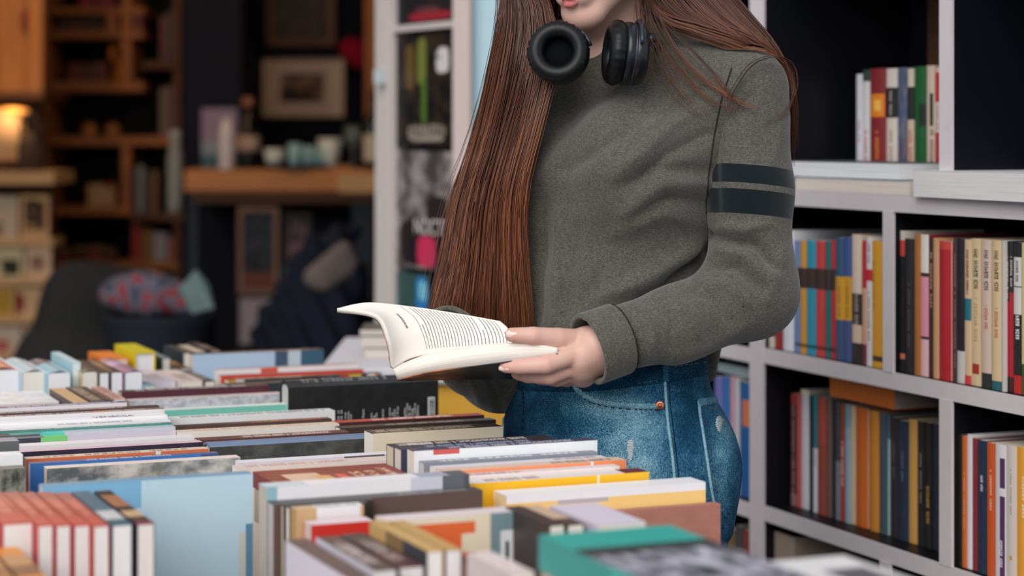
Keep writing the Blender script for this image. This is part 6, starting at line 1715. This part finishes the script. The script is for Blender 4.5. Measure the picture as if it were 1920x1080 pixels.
cprof(662, .16, [(.032, 0), (.032, .003), (.005, .008), (.004, .07), (.02, .085), (.036, .12), (.034, .165), (.033, .165), (.034, .12), (.018, .088)], cg, 'bowl', o)
o = cthing('tray', 552, .1, 'round black tray under the cups', 'tray'); cprof(560, .13, [(.14, 0), (.15, .004), (.152, .012), (.147, .012), (.14, .006)], M((18, 20, 24), .4), 'dish', o)
o = cthing('napkin', 640, .1, 'folded brown napkin lying on the counter', 'napkin')
a = at(618, 316, Yc + .04); MB().box((a.x, Yc + .02, ztop + .0005), (a.x + .08, Yc + .09, ztop + .014)).build('fold', M((190, 140, 100), .8), o, bevel=.004)
# pictures on the dark wall
Yw = 8.95
o = MB().box((at(452, 0, 9.05).x, 9.05, 0), (at(720, 0, 9.05).x, 9.15, 3.1)).build('wall_alcove', navy_wall); tag(o, kind='structure')
def picture(x0, y0, x1, y1, fr, mat_, inner, lab):
    p = empty('framed_picture', tuple(at((x0+x1)/2, y1, 9.0)), lab, 'picture', 'pictures on the dark wall')
    w = fr
    for b in ((x0, y0, x1, y0 + w), (x0, y1 - w, x1, y1), (x0, y0 + w, x0 + w, y1 - w), (x1 - w, y0 + w, x1, y1 - w)): bgbox(*b, 9.01, .04, mat_, 'frame_bar', p)
    bgbox(x0 + w, y0 + w, x1 - w, y1 - w, 9.03, .01, inner, 'print', p); return p
def art(c1, c2, mat_c, m):
    t = NT('framed_print'); g_ = t.n('ShaderNodeTexCoord').outputs['Generated']; sp = t.n('ShaderNodeSeparateXYZ'); t.l(g_, sp.inputs[0])
    nz = t.noise(g_, 4.5, 3); pic = t.mix(t.ramp(nz, [(.45, (0,0,0,1)), (.58, (1,1,1,1))]), lin(c1), lin(c2))
    f = t.math('MULTIPLY', t.between(sp.outputs[0], m[0], m[1]), t.between(sp.outputs[2], m[2], m[3])); return t.fin(t.mix(f, lin(mat_c), pic), .5, .3)
picture(500, -120, 628, 86, 14, wood((110, 76, 60), .8), art((40, 32, 36), (70, 54, 52), (40, 32, 36), (0, 1, 0, 1)), 'dark picture in a brown frame high on the wall')
picture(488, 106, 648, 222, 4, M((60, 50, 46), .5), art((40, 30, 30), (150, 110, 84), (220, 196, 184), (.22, .76, .24, .74)), 'small dark print in a wide white mount on the wall')
bgbox(684, -300, 718, 322, 8.5, .06, wood((170, 108, 62), .7, (20, 20, 1.5)), 'wooden_post'); tag(bpy.data.objects['wooden_post'], 'orange brown wooden post behind the wine bottle', 'post')
cf = Field(.012); cf.add(ellipsoid(at(662, 92, 8.85), (.06, .04, .05)), 0); cf.add(ellipsoid(at(672, 112, 8.85), (.035, .03, .04)), .03); Vx, Qx = cf.mesh(1)
o = link('cloth', np_mesh('cloth', Vx, Qx), M((150, 10, 50), .9), None, True); tag(o, 'crimson cloth hanging beside the white mounted print', 'cloth')
MB().tube([at(664, 78, 8.86), at(664, 60, 9.05)], .006, 6).build('hook', M((60, 60, 60), .4), o)
o = empty('fairy_bulb', tuple(at(460, 239, 8.6)), 'tiny warm bulb glowing beside the dark bottle', 'lamp'); lathe_at(460, 243, 8.6, [(.004, 0), (.013, .01), (.013, .02), (.004, .028)], emis((255, 130, 60), 1.0), 'light_bulb', o)
MB().tube([at(460, 243, 8.6), at(456, 252, 8.62), at(450, 300, 8.66), at(449, 330, 8.68)], .003, 6).build('cord', M((20, 20, 22), .6), o)
# pictures and papers leaning under the counter
def leaner(x0, y0, x1, y1, Y, fr, inner, lab):
    p = empty('leaning_picture', tuple(at((x0+x1)/2, y1, Y)), lab, 'picture', 'pictures leaning under the counter')
    w = 9
    for b in ((x0, y0, x1, y0 + w), (x0, y1 - w, x1, y1), (x0, y0 + w, x0 + w, y1 - w), (x1 - w, y0 + w, x1, y1 - w)): bgbox(*b, Y, .03, fr, 'frame_bar', p)
    bgbox(x0 + w, y0 + w, x1 - w, y1 - w, Y + .01, .01, inner, 'print', p)
bgbox(440, 552, 662, 570, 7.75, .4, M((24, 26, 34), .7), 'low_bench'); tag(bpy.data.objects['low_bench'], 'low dark bench under the counter', 'bench')
lb = bpy.data.objects['low_bench']
for x0 in (445, 640):
    a = at(x0, 570, 7.8); MB().box((a.x, 7.8, 0), (a.x + .03, 8.1, a.z)).build('leg', M((24, 26, 34), .7), lb)
leaner(446, 388, 522, 552, 7.80, wood((130, 100, 84), .8), art((14, 16, 26), (44, 44, 56), (100, 50, 30), (0, 1, .22, 1)), 'tall dark picture in a beige frame leaning under the counter')
leaner(528, 400, 584, 552, 7.84, M((40, 32, 34), .6), art((30, 22, 26), (120, 90, 96), (30, 22, 26), (0, 1, 0, 1)), 'dark reddish picture leaning under the counter')
a = at(478, 690, 7.5); o = bgbox(450, 560, 506, 645, 7.70, .01, M((150, 138, 146), .8), 'paper_sheet'); tag(o, 'greyish paper sheet hanging below the low bench', 'paper')
# chair with a dark jacket
ch = empty('chair', tuple(at(590, 700, 6.6).xy) + (0,), 'chair under the counter with a dark jacket over its back', 'chair')
cx = at(590, 500, 6.6).x
for sx in (-.13, .15):
    MB().tube([(cx + sx, 6.5, 0), (cx + sx * .95, 6.55, .45)], .014, 8).build('leg', tealdk, ch); MB().tube([(cx + sx, 6.85, 0), (cx + sx * .95, 6.82, .45), (cx + sx * .9, 6.86, .88)], .014, 8).build('leg', tealdk, ch)
MB().box((cx - .17, 6.5, .44), (cx + .19, 6.86, .47)).build('seat', tealdk, ch, bevel=.01)
MB().box((cx - .13, 6.85, .74), (cx + .14, 6.87, .88)).build('backrest', tealdk, ch, bevel=.006)
jf = Field(.012)
for a, b, r1, r2 in ((at(500, 620, 6.55), at(600, 480, 6.62), .05, .06), (at(600, 480, 6.62), at(655, 440, 6.7), .06, .04), (at(560, 640, 6.5), at(640, 500, 6.6), .07, .06), (at(620, 660, 6.5), at(650, 520, 6.6), .08, .06), (at(520, 690, 6.5), at(640, 690, 6.5), .08, .08)):
    jf.add(capsule(a, b, r1, r2), .05)
Vx, Qx = jf.mesh(1); N_ = vnormals(Vx, Qx); Vx = Vx + N_ * (.012 * np.sin(Vx[:, 0] * 70 + Vx[:, 2] * 40))[:, None]
o = link('jacket', np_mesh('jacket', Vx, Qx), M((24, 30, 44), .85, .15, 0, .3), None, True); tag(o, 'dark navy jacket thrown over the chair under the counter', 'jacket')
jl = Field(.01); jl.add(capsule(at(590, 520, 6.5), at(645, 470, 6.56), .035, .03), .02); jl.add(capsule(at(610, 530, 6.5), at(655, 500, 6.56), .03, .035), .03); Vx, Qx = jl.mesh(1)
link('lining', np_mesh('lining', Vx, Qx), M((110, 100, 98), .9), o, True)
# armchair with a dark throw
ac_ = Field(.015)
for a, b, r1, r2 in ((at(120, 660, 6.4), at(150, 560, 6.4), .12, .09), (at(150, 560, 6.4), at(235, 545, 6.4), .09, .07), (at(110, 740, 6.4), at(250, 720, 6.4), .16, .15), (at(190, 620, 6.45), at(240, 620, 6.45), .12, .08)): ac_.add(capsule(a, b, r1, r2), .08)
arm = empty('armchair', tuple(at(170, 700, 6.4).xy) + (0,), 'armchair under a dark olive throw before the shelving', 'armchair')
Vx, Qx = ac_.mesh(1); link('throw', np_mesh('throw', Vx, Qx), M((44, 44, 44), .95, .1, 0, .25), arm, True)
a = at(180, 700, 6.4); MB().box((a.x - .2, 6.25, .1), (a.x + .2, 6.7, .48)).build('seat_base', M((30, 30, 34), .8), arm, bevel=.02)
for sx in (-.17, .17):
    for sy in (6.3, 6.62): MB().tube([(a.x + sx, sy, 0), (a.x + sx, sy, .1)], .02, 8).build('leg', dwood, arm)
# basket with flowered cloth
bk = empty('basket', tuple(at(300, 690, 6.0).xy) + (0,), 'dark round basket holding a flowered cloth', 'basket')
p = at(300, 588, 6.0); MB().lathe([(.12, 0), (.13, .02), (.155, p.z - .02), (.16, p.z), (.15, p.z), (.145, p.z - .03), (.12, .05)], 28, Matrix.Translation((p.x, 6.0, 0.0))).build('body', M((26, 32, 42), .8, .2, 0, .3), bk, True)
fc = Field(.012)
for px, py, r_ in ((215, 552, .045), (240, 545, .05), (270, 536, .05), (300, 545, .052), (330, 555, .045), (255, 565, .05), (290, 570, .05), (350, 572, .04), (375, 580, .03)): fc.add(ellipsoid(at(px, py, 5.98), (r_, r_ * 1.3, r_ * .9)), .03)
Vx, Qx = fc.mesh(1)
t = NT('flower_print'); vr_ = t.n('ShaderNodeTexVoronoi'); vr_.inputs['Scale'].default_value = 26; t.l(t.coord('Object'), vr_.inputs['Vector'])
fm_ = t.fin(t.ramp(vr_.outputs['Distance'], [(.0, lin((150, 74, 80))), (.35, lin((116, 50, 58))), (.5, lin((96, 98, 112))), (.75, lin((56, 58, 74)))]), .9)
o = link('flowered_cloth', np_mesh('flowered_cloth', Vx, Qx), fm_, None, True); tag(o, 'red and grey flowered cloth bundled in the dark basket', 'cloth')
mb = MB(); q = [at(335, 540, 5.92), at(368, 505, 5.95), at(392, 535, 5.97), at(401, 578, 5.95), at(360, 588, 5.9)]
mb.add([v for v in q] + [v + Vector((0, .012, 0)) for v in q], [(4, 3, 2, 1, 0), (5, 6, 7, 8, 9)] + [(i, (i+1) % 5, 5 + (i+1) % 5, 5 + i) for i in range(5)])
o = mb.build('paper_bag', M((110, 132, 132), .8)); tag(o, 'pale green paper wrapper sticking out of the basket', 'paper')

# ------------------------------------------------------------------ small white table behind the book table
st_ = empty('display_table', tuple(at(740, 800, 4.1).xy) + (0,), 'small white topped display table with an ochre front behind the book table', 'table')
a, b = at(598, 690, 3.95), at(985, 690, 3.95)
MB().box((a.x, 3.95, a.z - .03), (b.x, 4.55, a.z)).build('table_top', M((206, 204, 214), .5), st_, bevel=.004)
MB().box((a.x + .01, 3.97, a.z - .17), (b.x - .01, 4.0, a.z - .03)).build('front_panel', M((206, 156, 56), .6), st_)
for x_ in (a.x + .03, b.x - .06):
    for y_ in (4.0, 4.48): MB().box((x_, y_, 0), (x_ + .03, y_ + .03, a.z - .03)).build('leg', M((190, 186, 190), .5), st_)
zt_ = a.z
for i, (x0, x1, th, c, nm, dY) in enumerate(((520, 690, .020, (150, 130, 120), 'bottom', .12), (512, 684, .022, (96, 92, 96), 'middle', .13), (515, 680, .012, (60, 70, 76), 'top', .14))):
    p = at(x0, 680, 4.2); L_ = (x1 - x0) / FPX * 4.2
    book_obj(frame((p.x + L_, 4.12 + dY, zt_ + .0005), Zv, Vector((0, -1, 0)), Vector((1, 0, 0))) if frame((0,0,0), Zv, Vector((0,-1,0)), Vector((1,0,0))).to_3x3().determinant() > 0 else frame((p.x + L_, 4.12 + dY, zt_ + .0005), Zv, Vector((0, -1, 0)), Vector((-1, 0, 0))),
             th, .14, L_, cover_mat(c), label=nm + ' book of the flat pile behind the reader', group='flat pile behind the book table', pages=(206, 198, 190))
    zt_ += th + .0006
